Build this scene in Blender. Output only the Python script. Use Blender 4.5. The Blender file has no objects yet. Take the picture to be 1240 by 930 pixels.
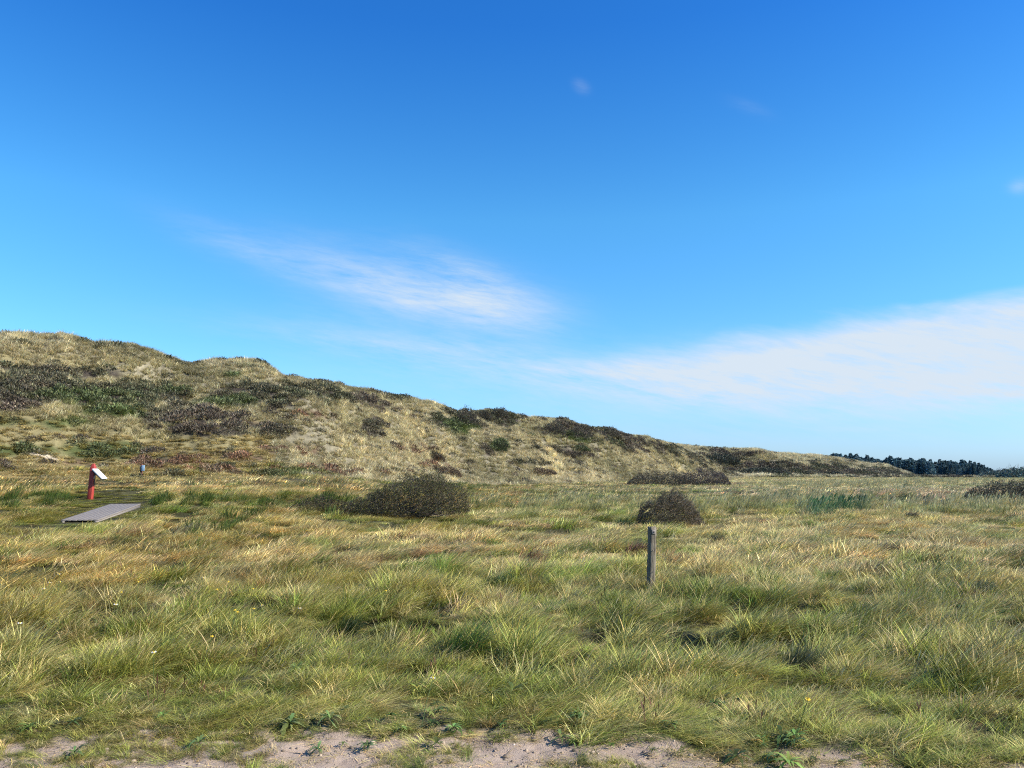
import bpy, math, random
import numpy as np
R = math.radians
rng = np.random.default_rng(7)
random.seed(7)
sc = bpy.context.scene
COL = sc.collection

# ------------------------------------------------------------------ camera
EYE = 1.75
PITCH = R(6.1)
F = 980.0
cam_d = bpy.data.cameras.new('camera')
cam = bpy.data.objects.new('camera', cam_d)
COL.objects.link(cam)
cam.location = (0, 0, EYE)
cam.rotation_euler = (R(90) + PITCH, 0, 0)
cam_d.sensor_width = 36
cam_d.lens = 36 * F / 1240
cam_d.clip_start = 0.1
cam_d.clip_end = 9000
sc.camera = cam

# ------------------------------------------------------------------ light
SUN_EL = R(34)
SUN_AZ = R(102)          # clockwise from the view direction (+Y): from the right, a little behind
sd = bpy.data.lights.new('sun', 'SUN')
sd.energy = 4.9
sd.angle = R(0.55)
sd.color = (1.0, 0.95, 0.86)
sun = bpy.data.objects.new('sun', sd)
COL.objects.link(sun)
sun.rotation_euler = (R(90) - SUN_EL, 0, math.pi - SUN_AZ)
sun.location = (40, -10, 40)

cp, sp = math.cos(PITCH), math.sin(PITCH)
def ray(px, py):
    r = (px - 620) / F; u = (465 - py) / F
    return (r, cp - u * sp, sp + u * cp)
def uv_dir(px, py):
    x, y, z = ray(px, py)
    return x / y, z / y

w = bpy.data.worlds.new('World'); sc.world = w; w.use_nodes = True
nt = w.node_tree; N = nt.nodes; Lk = nt.links
for n in list(N): N.remove(n)
out = N.new('ShaderNodeOutputWorld'); bg = N.new('ShaderNodeBackground')
bg.inputs['Strength'].default_value = 0.114
Lk.new(bg.outputs[0], out.inputs['Surface'])
sky = N.new('ShaderNodeTexSky'); sky.sky_type = 'NISHITA'; sky.sun_disc = False
sky.sun_elevation = SUN_EL; sky.sun_rotation = SUN_AZ
sky.altitude = 0; sky.air_density = 1.0; sky.dust_density = 0.35; sky.ozone_density = 3.0
tc = N.new('ShaderNodeTexCoord')
hs = N.new('ShaderNodeHueSaturation'); hs.inputs['Saturation'].default_value = 1.28; hs.inputs['Hue'].default_value = 0.497
Lk.new(sky.outputs[0], hs.inputs['Color'])
ramp = N.new('ShaderNodeValToRGB')      # clear deep blue sea air: how the sky's tint changes with height
el_ = ramp.color_ramp.elements
el_[0].position = 0.0; el_[0].color = (.44, .68, 1.30, 1); el_[1].position = 1.0; el_[1].color = (.34, .78, 1.2, 1)
for ps, cl in ((.05, (.51, .73, 1.14, 1)), (.12, (.64, .90, 1.12, 1)), (.30, (.74, 1.07, 1.16, 1)), (.50, (.38, .79, 1.18, 1))):
    e_ = el_.new(ps); e_.color = cl
mulsky = N.new('ShaderNodeVectorMath'); mulsky.operation = 'MULTIPLY'
Lk.new(hs.outputs[0], mulsky.inputs[0]); Lk.new(ramp.outputs[0], mulsky.inputs[1])
def math_n(op, a, b=None, c=None, clamp=False):
    m = N.new('ShaderNodeMath'); m.operation = op; m.use_clamp = clamp
    for i, v in enumerate((a, b, c)):
        if v is None: continue
        if isinstance(v, (int, float)): m.inputs[i].default_value = v
        else: Lk.new(v, m.inputs[i])
    return m.outputs[0]
sep = N.new('ShaderNodeSeparateXYZ'); Lk.new(tc.outputs['Generated'], sep.inputs[0]); Lk.new(sep.outputs[2], ramp.inputs[0])
yab = math_n('MAXIMUM', math_n('ABSOLUTE', sep.outputs[1]), 0.05)
U = math_n('DIVIDE', sep.outputs[0], yab)
V = math_n('DIVIDE', sep.outputs[2], yab)
cmb = N.new('ShaderNodeCombineXYZ'); Lk.new(U, cmb.inputs[0]); Lk.new(V, cmb.inputs[1]); Lk.new(sep.outputs[1], cmb.inputs[2])
def wnoise(scale, stretch, rot, detail=6, rough=0.6, dist=0.0, off=0.0):
    mp = N.new('ShaderNodeMapping'); mp.inputs['Rotation'].default_value = (0, 0, R(rot)); mp.inputs['Location'].default_value = (off, off * .7, 0)
    Lk.new(cmb.outputs[0], mp.inputs[0])
    m2 = N.new('ShaderNodeMapping'); m2.inputs['Scale'].default_value = (1, stretch, 0.3)
    Lk.new(mp.outputs[0], m2.inputs[0])
    n = N.new('ShaderNodeTexNoise'); n.inputs['Scale'].default_value = scale
    n.inputs['Detail'].default_value = detail; n.inputs['Roughness'].default_value = rough
    n.inputs['Distortion'].default_value = dist
    Lk.new(m2.outputs[0], n.inputs['Vector'])
    return n.outputs['Fac']
def blob(px, py, rx, ry, rot, amp, soft=1.0, warp=None):
    """soft elliptic patch of cloud around a direction; rot in degrees, anticlockwise as seen"""
    u0, v0 = uv_dir(px, py); c, s = math.cos(R(rot)), math.sin(R(rot))
    du = math_n('SUBTRACT', U, u0); dv = math_n('SUBTRACT', V, v0)
    a = math_n('DIVIDE', math_n('ADD', math_n('MULTIPLY', du, c), math_n('MULTIPLY', dv, s)), rx / F)
    b = math_n('DIVIDE', math_n('SUBTRACT', math_n('MULTIPLY', dv, c), math_n('MULTIPLY', du, s)), ry / F)
    if warp is not None: b = math_n('ADD', b, warp)
    r2 = math_n('ADD', math_n('MULTIPLY', a, a), math_n('MULTIPLY', b, b))
    e = math_n('POWER', 2.718, math_n('MULTIPLY', math_n('POWER', r2, soft), -1.0))
    return math_n('MULTIPLY', e, amp)
n1 = wnoise(3.2, 3.0, 14, 7, 0.62, 0.6)
n2 = wnoise(9.0, 4.5, 10, 6, 0.65, 0.3, 3.1)
n3 = wnoise(5.0, 7.0, 4, 5, 0.6, 0.2, 7.7)
wrp = math_n('MULTIPLY', math_n('SUBTRACT', n1, 0.5), 1.6)
BLOBS = [  # px, py, rx, ry, rotation, amount, softness
    (535, 350, 110, 36, -17, 0.30, 1.0), (450, 335, 90, 22, -24, 0.26, 1), (605, 368, 75, 26, -14, 0.34, 1.0), (330, 312, 110, 20, -20, 0.20, 1),
    (470, 375, 110, 24, -4, 0.10, 1), (560, 325, 70, 20, -20, 0.16, 1),
    (1130, 480, 300, 30, -1, 0.22, 1.2), (860, 432, 170, 26, 4, 0.16, 1.1),
    (640, 440, 260, 24, -6, 0.24, 1), (480, 420, 200, 20, -8, 0.16, 1), (820, 470, 330, 26, -2, 0.26, 1), (900, 520, 500, 34, 0, 0.12, 1),
    (704, 105, 11, 8, -35, 0.10, 1.2), (1236, 226, 14, 9, 10, 0.20, 1.1), (908, 130, 25, 8, -20, 0.05, 1), (1035, 520, 40, 4, 0, 0.12, 1)]
def line_v(px1, py1, px2, py2):
    (u1, v1), (u2, v2) = uv_dir(px1, py1), uv_dir(px2, py2); k = (v2 - v1) / (u2 - u1)
    return math_n('ADD', math_n('MULTIPLY', U, k), v1 - k * u1)
def ss(x, a, b):
    m = N.new('ShaderNodeMapRange'); m.interpolation_type = 'SMOOTHSTEP'; m.inputs[1].default_value = a; m.inputs[2].default_value = b; Lk.new(x, m.inputs[0]); return m.outputs[0]
n4 = wnoise(2.0, 4.0, 9, 8, 0.6, 0.8, 1.3)
edge = math_n('MULTIPLY', math_n('SUBTRACT', n4, 0.5), 0.10)
# the long wedge of thin cloud widening to the right
topd = math_n('ADD', math_n('SUBTRACT', line_v(720, 424, 1240, 352), V), edge)
botd = math_n('ADD', math_n('SUBTRACT', V, line_v(720, 486, 1240, 512)), edge)
wedge = math_n('MULTIPLY', math_n('MULTIPLY', ss(topd, -0.012, 0.035), ss(botd, -0.02, 0.05)), ss(U, uv_dir(600, 450)[0], uv_dir(1060, 450)[0]))
wedge = math_n('MULTIPLY', wedge, 1.0)
bl_tot = None
for b in BLOBS:
    o = blob(*b, warp=wrp if b[2] > 50 else None)
    bl_tot = o if bl_tot is None else math_n('ADD', bl_tot, o)
n5 = wnoise(22.0, 7.0, 12, 6, 0.7, 0.4, 9.1)
mod = math_n('ADD', math_n('MULTIPLY', math_n('ADD', math_n('ADD', n2, n3), math_n('MULTIPLY', n5, .45)), 1.15), -0.42)
modb = math_n('MAXIMUM', math_n('ADD', math_n('MULTIPLY', math_n('ADD', math_n('ADD', n2, n3), math_n('MULTIPLY', n5, .8)), 2.3), -2.15), 0.0)
dens = math_n('ADD', math_n('MULTIPLY', wedge, mod), math_n('MULTIPLY', bl_tot, modb), clamp=True)
rgb = N.new('ShaderNodeRGB'); rgb.outputs[0].default_value = (6.9, 7.6, 8.6, 1)
mx = N.new('ShaderNodeMix'); mx.data_type = 'RGBA'
Lk.new(dens, mx.inputs['Factor']); Lk.new(mulsky.outputs[0], mx.inputs['A']); Lk.new(rgb.outputs[0], mx.inputs['B'])
Lk.new(mx.outputs['Result'], bg.inputs['Color'])
rgb.outputs[0].default_value = (3.6, 4.15, 4.75, 1)

sc.view_settings.view_transform = 'Standard'
sc.view_settings.look = 'None'
sc.view_settings.exposure = 0.76
sc.view_settings.gamma = 1
sc.view_settings.use_curve_mapping = False
sc.cycles.use_denoising = False
sc.cycles.max_bounces = 5; sc.cycles.diffuse_bounces = 3; sc.cycles.transmission_bounces = 3
sc.cycles.adaptive_threshold = 0.015
sc.cycles.filter_width = 1.1

# ------------------------------------------------------------------ noise
def _hash(i, j, seed):
    h = (i.astype(np.int64) * 374761393 + j.astype(np.int64) * 668265263 + seed * 974711) & 0xFFFFFFFF
    h = ((h ^ (h >> 13)) * 1274126177) & 0xFFFFFFFF
    h = h ^ (h >> 16)
    return (h & 0xFFFFFF) / float(0xFFFFFF)
def vn(x, y, seed=0):
    xi = np.floor(x); yi = np.floor(y); fx = x - xi; fy = y - yi
    fx = fx * fx * fx * (fx * (fx * 6 - 15) + 10); fy = fy * fy * fy * (fy * (fy * 6 - 15) + 10)
    a = _hash(xi, yi, seed); b = _hash(xi + 1, yi, seed); c = _hash(xi, yi + 1, seed); d = _hash(xi + 1, yi + 1, seed)
    return (a + (b - a) * fx) * (1 - fy) + (c + (d - c) * fx) * fy
def fbm(x, y, scale, seed=0, oct=4):
    """-1..1"""
    s = 0; a = 1; tot = 0; c, sn = math.cos(.6), math.sin(.6)
    x = np.asarray(x, float) / scale; y = np.asarray(y, float) / scale
    for k in range(oct):
        s = s + a * (vn(x, y, seed + k * 17) * 2 - 1); tot += a; a *= .5
        x, y = (x * c - y * sn) * 2.03 + 5.1, (x * sn + y * c) * 2.03 - 3.7
    return s / tot * 1.5
def sstep(a, b, x):
    if a > b: return 1 - sstep(b, a, x)
    t = np.clip((x - a) / (b - a), 0, 1); return t * t * (3 - 2 * t)

# ------------------------------------------------------------------ terrain
def th_px(px, py=570):
    x, y, z = ray(px, py); return math.atan2(x, y)
def el(px, py):
    x, y, z = ray(px, py); return z / math.hypot(x, y)
# picture column, skyline row, distance of the foot and of the crest of the near dune
D1 = [(-300, 392, 50, 78), (-120, 396, 51, 79), (0, 404, 52, 80), (45, 408, 52, 81), (78, 406, 52, 82), (112, 416, 53, 82), (160, 417, 53, 83), (190, 428, 54, 84),
      (228, 439, 54, 84), (262, 436, 55, 85), (318, 441, 57, 86), (340, 449, 57, 87), (400, 456, 60, 90), (450, 466, 64, 96), (500, 478, 69, 103), (536, 487, 73, 108),
      (550, 493, 75, 110), (600, 495, 82, 121), (628, 500, 87, 127), (640, 505, 90, 130), (690, 511, 102, 142), (735, 516, 115, 157), (760, 524, 123, 165),
      (800, 532, 140, 183), (825, 541, 152, 196), (850, 551, 168, 210), (870, 562, 182, 222), (892, 575, 200, 236), (930, 582, 220, 250)]
T1 = np.array([th_px(p[0], p[1]) for p in D1])
F1 = np.array([p[2] for p in D1], float); C1 = np.array([p[3] for p in D1], float)
H1 = np.array([max(EYE + p[3] * el(p[0], p[1]) - .55, 0.0) for p in D1])
# out of frame: the ridge goes on to the left and round
T1 = np.concatenate([[R(-180), R(-120), R(-80), R(-60)], T1]); F1 = np.concatenate([[60, 60, 55, 51], F1]); C1 = np.concatenate([[95, 95, 88, 80], C1]); H1 = np.concatenate([[10, 12, 15, 16], H1])
T1 = np.append(T1, [R(25), R(180)]); F1 = np.append(F1, [260, 260]); C1 = np.append(C1, [300, 300]); H1 = np.append(H1, [0, 0])
D2 = [(700, 530, 250, 330), (780, 538, 250, 330), (840, 541, 250, 330), (862, 543, 250, 330), (885, 544, 250, 335), (915, 544, 255, 340), (940, 549, 262, 350), (990, 553, 275, 370), (1015, 556, 290, 390), (1045, 562, 300, 400), (1075, 565, 310, 410),
      (1090, 570, 320, 420), (1105, 576, 330, 430), (1120, 580, 340, 440), (1200, 582, 340, 440)]
T2 = np.array([th_px(p[0], p[1]) for p in D2]); F2 = np.array([p[2] for p in D2], float); C2 = np.array([p[3] for p in D2], float)
H2 = np.array([EYE + p[3] * el(p[0], p[1]) for p in D2])
T2 = np.append(T2, [R(180)]); F2 = np.append(F2, [380]); C2 = np.append(C2, [480]); H2 = np.append(H2, [-3.])

def path_edge(x):        # far edge of the sandy track in front of the camera
    return 5.74 - 0.235 * np.clip(x, 0, 4.5) + 0.16 * fbm(x, x * 0 + 3, 0.9, 5, 3)
def gapm(x, y):      # dark gaps between the tussocks
    return np.maximum(sstep(.34, .62, fbm(x, y * 1.5, 1.25, 301, 2)) * sstep(6.2, 8, y), .8 * sstep(.36, .6, fbm(x, y * 1.3, .5, 303, 2)) * sstep(5.8, 7, y) * (1 - sstep(18, 30, y)))
def terrain(x, y, fine=True):
    x = np.asarray(x, float); y = np.asarray(y, float)
    d = np.hypot(x, y); th = np.arctan2(x, y)
    f1 = np.interp(th, T1, F1) + 2.0 * fbm(x, y, 14, 91, 3); c1 = np.interp(th, T1, C1); h1 = np.interp(th, T1, H1)
    wl = 1 - sstep(R(-18), R(4), th)
    base = wl * 1.25 * sstep(18, 56, d)
    s = (d - f1) / (c1 - f1); sc_ = np.clip(s, 0, 1)
    prof = 0.45 * sc_ + 0.55 * (0.5 - 0.5 * np.cos(np.pi * sc_))
    # bench with heather below the crest, and the lower spur in front of it, on the left part
    tpx = 620 + F * np.tan(np.clip(th, -1.2, 1.2))
    lw = sstep(430, 330, tpx)
    prof = prof + lw * (0.10 * np.exp(-((sc_ - .42) / .16) ** 2) - 0.07 * np.exp(-((sc_ - .70) / .12) ** 2))
    lf = sstep(420, 250, tpx) * sstep(0, .3, sc_) * 0
    prof = prof - lf
    back = 1 - 0.55 * sstep(1.0, 2.2, s)
    h = base + np.maximum(h1 - base, 0) * prof * back
    env = sstep(0, .25, sc_) * np.clip(h1 / 8, 0, 1)
    bump = 1.15 * fbm(x, y, 15, 11, 3) + 0.55 * np.abs(fbm(x, y, 5.5, 12, 3)) + 0.22 * fbm(x, y, 1.9, 13, 2)
    gul = -1.1 * np.exp(-(fbm(x + y * .35, y * .25, 9, 15, 2) / .30) ** 2) * (1 - np.abs(2 * sc_ - 1) ** 2)
    keep = 1 - 0.55 * sstep(.72, 1.0, sc_)
    lump = .55 * (np.abs(fbm(x, y, 9.0, 17, 2)) ** .8 - .35) * sstep(.55, .95, sc_)
    h = h + env * (lump + bump * keep + gul * np.clip((tpx - 250) / 300, .25, 1))
    # the low country beyond the meadow lies a little deeper
    zf = -2.4 * sstep(130, 520, d) - 9 * sstep(760, 1500, d)
    h = h + zf
    # second, farther dune
    f2 = np.interp(th, T2, F2) + 8 * fbm(x, y, 40, 92, 3); c2 = np.interp(th, T2, C2); h2 = np.interp(th, T2, H2)
    s2 = np.clip((d - f2) / (c2 - f2), 0, 1)
    g2 = zf + (h2 - .3 - zf) * (0.4 * s2 + 0.6 * (0.5 - 0.5 * np.cos(np.pi * s2))) * (1 - .8 * sstep(0, 1, (d - c2) / 120))
    g2 = g2 + sstep(0, .3, s2) * np.clip(h2 / 6, 0, 1) * (1.5 * fbm(x, y, 45, 21, 3) + .8 * fbm(x, y, 14, 22, 3)) * (1 - .6 * sstep(.7, 1, s2))
    h = np.where(h2 > -2.2, np.maximum(h, g2), h)
    # meadow
    hum = sstep(6.0, 7.5, y) * (1 - sstep(150, 250, d))
    flat = 1 - sstep(.0, .3, sc_)
    h = h + hum * flat * (0.08 * fbm(x, y, 7.0, 31, 3) + 0.035 * fbm(x, y, 1.6, 32, 2) + .05 * np.abs(fbm(x, y, .55, 33, 2)) + .09 * (.5 - np.abs(fbm(x, y * 1.3, 2.6, 34, 2))) - .13 * gapm(x, y))
    for (hx, hy, hr, hd) in HOLLOWS:
        h = h - hd * np.exp(-(((x - hx) / (hr * 1.5)) ** 2 + ((y - hy) / hr) ** 2))
    for (ox, oy, a, b, an, z0, z1) in FLATS:
        u = (x - ox) * math.cos(an) + (y - oy) * math.sin(an); v = -(x - ox) * math.sin(an) + (y - oy) * math.cos(an)
        k = sstep(1.35, 1.0, np.abs(u) / a) * sstep(1.5, .75, np.abs(v) / b)
        h = h * (1 - k) + (z0 + (z1 - z0) * np.clip(.5 + u / (2 * a), 0, 1) - .02) * k
    e = path_edge(x)
    h = h - 0.05 * (1 - sstep(-.15, .25, y - e)) + 0.015 * fbm(x, y, .25, 41, 3) * (d < 9)
    return h
HOLLOWS = []; FLATS = []
def inv_flat(px, py):
    x, y, z = ray(px, py); t = -EYE / z; return x * t, y * t
for (px, py, r, dp) in [(410, 756, .28, .2), (600, 772, .3, .16), (660, 690, .35, .2), (300, 808, .22, .14), (720, 718, .5, .12), (965, 742, .45, .2), (1120, 842, .22, .2),
                        (40, 706, .5, .2), (560, 702, .4, .14), (680, 782, .3, .12), (1215, 770, .3, .15), (250, 712, .4, .12), (455, 800, .22, .15), (870, 735, .35, .16), (990, 830, .2, .14), (130, 760, .3, .12), (850, 800, .3, .13)]:
    a, b = inv_flat(px, py); HOLLOWS.append((a, b, r, dp))
def proj(x, y, z):
    zz = z - EYE; dep = y * cp + zz * sp; up = -y * sp + zz * cp
    dep = np.maximum(dep, 0.05)
    return 620 + F * x / dep, 465 - F * up / dep
def hz(x, y):
    return float(terrain(np.array([x]), np.array([y]))[0])
def at(px, py, dmin=3, dmax=900):
    """point of the terrain seen at a picture position"""
    x, y, z = ray(px, py); k = math.hypot(x, y)
    d = np.geomspace(dmin, dmax, 9000)
    h = terrain(x / k * d, y / k * d); rz = EYE + d * z / k
    i = int(np.argmax(h >= rz))
    if h[i] < rz[i]: i = len(d) - 1
    return x / k * d[i], y / k * d[i], float(h[i])
# boardwalk ends; the ground beneath it is level
BWa = np.array(at(96, 633)); BWb = np.array(at(152, 613))
bw_c = (BWa + BWb) / 2; bw_ang = math.atan2(BWb[1] - BWa[1], BWb[0] - BWa[0]); bw_len = float(np.hypot(*(BWb - BWa)[:2]))
FLATS.append((bw_c[0], bw_c[1], bw_len / 2 + .6, 1.2, bw_ang, BWa[2], BWb[2]))
def at_d(px, D):
    x, y, z = ray(px, 570); k = math.hypot(x, y)
    return x / k * D, y / k * D, hz(x / k * D, y / k * D)

# ------------------------------------------------------------------ helpers
def tag(o, label=None, cat=None, group=None, kind=None):
    if label: o['label'] = label
    if cat: o['category'] = cat
    if group: o['group'] = group
    if kind: o['kind'] = kind
    return o
def mesh_np(name, V, Fq, mat=None, parent=None, smooth=False, attrs=None, link=True):
    me = bpy.data.meshes.new(name)
    V = np.asarray(V, np.float32); Fq = np.asarray(Fq, np.int32)
    nf, k = Fq.shape
    me.vertices.add(len(V)); me.vertices.foreach_set('co', V.ravel())
    me.loops.add(nf * k); me.loops.foreach_set('vertex_index', Fq.ravel())
    me.polygons.add(nf); me.polygons.foreach_set('loop_start', np.arange(0, nf * k, k, dtype=np.int32))
    try: me.polygons.foreach_set('loop_total', np.full(nf, k, np.int32))
    except Exception: pass
    if smooth: me.polygons.foreach_set('use_smooth', np.ones(nf, bool))
    for an, (ty, dat) in (attrs or {}).items():
        a = me.attributes.new(an, ty, 'POINT')
        if ty == 'FLOAT': a.data.foreach_set('value', np.asarray(dat, np.float32).ravel())
        elif ty == 'FLOAT_VECTOR': a.data.foreach_set('vector', np.asarray(dat, np.float32).ravel())
        elif ty == 'INT': a.data.foreach_set('value', np.asarray(dat, np.int32).ravel())
    me.update(calc_edges=True); me.validate()
    o = bpy.data.objects.new(name, me)
    if link: COL.objects.link(o)
    if mat: me.materials.append(mat)
    if parent: o.parent = parent
    return o
def empty(name, loc, rz=0):
    o = bpy.data.objects.new(name, None); COL.objects.link(o); o.location = loc; o.rotation_euler = (0, 0, rz); o.empty_display_size = .2
    return o
def mat_new(name):
    m = bpy.data.materials.new(name); m.use_nodes = True
    return m, m.node_tree, m.node_tree.nodes['Principled BSDF']
def lin(r, g, b):
    f = lambda c: (c / 255 / 12.92) if c / 255 <= .04045 else ((c / 255 + .055) / 1.055) ** 2.4
    return np.array([f(r), f(g), f(b)])

def blade_mat(name, inst=True, trans=0.3):
    m, t, p = mat_new(name); n = t.nodes; L = t.links
    a1 = n.new('ShaderNodeAttribute'); a2 = n.new('ShaderNodeAttribute'); at_ = n.new('ShaderNodeAttribute'); ti = n.new('ShaderNodeAttribute')
    for a, nm in ((a1, 'c1'), (a2, 'c2')):
        a.attribute_name = nm; a.attribute_type = 'INSTANCER' if inst else 'GEOMETRY'
    at_.attribute_name = 'tt'; ti.attribute_name = 'tint'
    mix = n.new('ShaderNodeMix'); mix.data_type = 'RGBA'
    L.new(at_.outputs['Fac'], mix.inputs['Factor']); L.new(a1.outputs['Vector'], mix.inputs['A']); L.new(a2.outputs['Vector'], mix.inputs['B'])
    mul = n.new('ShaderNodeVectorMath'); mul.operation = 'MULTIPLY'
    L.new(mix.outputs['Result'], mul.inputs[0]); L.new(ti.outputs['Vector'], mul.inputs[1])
    L.new(mul.outputs[0], p.inputs['Base Color']); p.inputs['Roughness'].default_value = .55
    p.inputs['Specular IOR Level'].default_value = .25
    tr = n.new('ShaderNodeBsdfTranslucent'); L.new(mul.outputs[0], tr.inputs[0])
    ms = n.new('ShaderNodeMixShader'); ms.inputs[0].default_value = trans
    L.new(p.outputs[0], ms.inputs[1]); L.new(tr.outputs[0], ms.inputs[2])
    L.new(ms.outputs[0], n['Material Output'].inputs['Surface'])
    return m
M_BLADE = blade_mat('grass_blade', True, .3)
M_TWIG = blade_mat('heather_twig', True, .12)
M_LEAF = blade_mat('bush_leaf', False, .15)

def blades(n, rad, L, wid, lean=(8, 30), bend=(20, 50), spread=40, seed=0, K=4, tintv=.18, straw=0.0, dome=0.0, dirc=0.0):
    """n curved tapering grass blades; L=(min,max) length; degrees; leaning to +X by default"""
    r = np.random.default_rng(seed)
    rr = rad * np.sqrt(r.random(n)); ph = r.random(n) * 2 * np.pi
    bx, by = rr * np.cos(ph), rr * np.sin(ph)
    dirn = np.radians(dirc) + r.normal(0, math.radians(spread), n)
    ln = r.uniform(L[0], L[1], n) * (1 - .35 * rr / max(rad, 1e-6)); w = wid * r.uniform(.6, 1.3, n)
    a0 = np.radians(r.uniform(*lean, n)); a1 = a0 + np.radians(r.uniform(*bend, n))
    tw = r.uniform(-.9, .9, n)
    x, y, z = bx.copy(), by.copy(), np.full(n, -.03)
    Vs = []; T = []
    for k in range(K + 1):
        t = k / K
        ww = w * (1 - t ** 1.6) * .5 + w * .04
        wa = dirn + np.pi / 2 + tw
        ox, oy = np.cos(wa) * ww, np.sin(wa) * ww
        Vs.append(np.stack([x - ox, y - oy, z], 1)); Vs.append(np.stack([x + ox, y + oy, z], 1)); T += [t, t]
        a = a0 + (a1 - a0) * (t + .5 / K)
        x = x + np.cos(dirn) * np.sin(a) * ln / K; y = y + np.sin(dirn) * np.sin(a) * ln / K; z = z + np.cos(a) * ln / K
    V = np.stack(Vs, 1).reshape(-1, 3); m = 2 * (K + 1)
    base = (np.arange(n) * m)[:, None, None]
    q = np.array([[2 * k, 2 * k + 1, 2 * k + 3, 2 * k + 2] for k in range(K)])[None]
    Fq = (base + q).reshape(-1, 4)
    tt = np.tile(np.array(T), n)
    g = np.exp(r.normal(0, tintv, n))
    tint = np.stack([g * np.exp(r.normal(0, .07, n)), g, g * np.exp(r.normal(0, .1, n))], 1)
    if straw > 0:
        s = r.random(n) < straw
        tint[s] *= np.array([1.6, 1.5, 1.6])
    tint = np.repeat(tint, m, 0)
    return V, Fq, tt, tint
def join(parts):
    Vs, Fs, T, C = [], [], [], []; o = 0
    for V, Fq, t, c in parts:
        Vs.append(V); Fs.append(Fq + o); T.append(t); C.append(c); o += len(V)
    return np.concatenate(Vs), np.concatenate(Fs), np.concatenate(T), np.concatenate(C)
def quads(P, D, ln, wd, r, tintv=.2, tt=None):
    """little leaf quads at points P pointing along D"""
    n = len(P); D = D / np.linalg.norm(D, axis=1)[:, None]
    S = np.cross(D, r.normal(0, 1, (n, 3))); S /= np.linalg.norm(S, axis=1)[:, None]
    ln = np.asarray(ln)[:, None] if np.ndim(ln) else ln; wd = np.asarray(wd)[:, None] if np.ndim(wd) else wd
    V = np.stack([P, P + D * ln * .45 + S * wd * .5, P + D * ln, P + D * ln * .45 - S * wd * .5], 1).reshape(-1, 3)
    Fq = np.arange(4 * n).reshape(-1, 4)
    g = np.exp(r.normal(0, tintv, n)); tint = np.repeat(np.stack([g * np.exp(r.normal(0, .1, n)), g, g * np.exp(r.normal(0, .1, n))], 1), 4, 0)
    t = np.repeat(r.random(n) if tt is None else tt, 4)
    return V, Fq, t, tint

PROTO = {}
def protos(key, gens, mat):
    c = bpy.data.collections.new('source_' + key)
    for g in gens:
        V, Fq, t, ti = g
        o = mesh_np(key, V, Fq, mat, attrs={'tt': ('FLOAT', t), 'tint': ('FLOAT_VECTOR', ti)}, link=False)
        c.objects.link(o)
    PROTO[key] = (c, len(gens))
def scatter(name, key, x, y, z, scl, rz, c1, c2, label, cat, tiltx=None, tilty=None):
    c, n = PROTO[key]; k = len(x)
    me = bpy.data.meshes.new(name); me.vertices.add(k)
    me.vertices.foreach_set('co', np.stack([x, y, z], 1).astype(np.float32).ravel())
    tx = np.zeros(k) if tiltx is None else tiltx; ty = np.zeros(k) if tilty is None else tilty
    if np.ndim(scl) == 1: scl = np.stack([scl] * 3, 1)
    for an, dat in (('rot', np.stack([tx, ty, rz], 1)), ('scl', scl), ('c1', c1), ('c2', c2)):
        a = me.attributes.new(an, 'FLOAT_VECTOR', 'POINT'); a.data.foreach_set('vector', np.asarray(dat, np.float32).ravel())
    a = me.attributes.new('idx', 'INT', 'POINT'); a.data.foreach_set('value', rng.integers(0, n, k).astype(np.int32))
    o = bpy.data.objects.new(name, me); COL.objects.link(o)
    g = bpy.data.node_groups.new('scatter_' + name, 'GeometryNodeTree')
    g.interface.new_socket('Geometry', in_out='INPUT', socket_type='NodeSocketGeometry')
    g.interface.new_socket('Geometry', in_out='OUTPUT', socket_type='NodeSocketGeometry')
    gi = g.nodes.new('NodeGroupInput'); go = g.nodes.new('NodeGroupOutput'); ip = g.nodes.new('GeometryNodeInstanceOnPoints')
    ci = g.nodes.new('GeometryNodeCollectionInfo'); ci.inputs['Collection'].default_value = c; ci.inputs['Separate Children'].default_value = True; ci.inputs['Reset Children'].default_value = True
    def na(nm, ty):
        q = g.nodes.new('GeometryNodeInputNamedAttribute'); q.data_type = ty; q.inputs['Name'].default_value = nm
        return next(s for s in q.outputs if s.enabled and s.name == 'Attribute')
    g.links.new(gi.outputs[0], ip.inputs['Points']); g.links.new(ci.outputs[0], ip.inputs['Instance']); ip.inputs['Pick Instance'].default_value = True
    g.links.new(na('idx', 'INT'), ip.inputs['Instance Index']); g.links.new(na('scl', 'FLOAT_VECTOR'), ip.inputs['Scale'])
    er = g.nodes.new('FunctionNodeEulerToRotation'); g.links.new(na('rot', 'FLOAT_VECTOR'), er.inputs[0]); g.links.new(er.outputs[0], ip.inputs['Rotation'])
    g.links.new(ip.outputs[0], go.inputs[0])
    md = o.modifiers.new('scatter', 'NODES'); md.node_group = g
    tag(o, label, cat, kind='stuff')
    return o

# ------------------------------------------------------------------ patches of vegetation (colour of what grows there)
def ell(px, py, c, wob=0.0):
    cx, cy, rx, ry = c[:4]; rot = math.radians(c[4]) if len(c) > 4 else 0
    a = (px - cx) * math.cos(rot) - (py - cy) * math.sin(rot); b = (px - cx) * math.sin(rot) + (py - cy) * math.cos(rot)
    r = np.sqrt((a / rx) ** 2 + (b / ry) ** 2)
    return np.clip((1.25 + wob - r) / .5, 0, 1)
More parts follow.
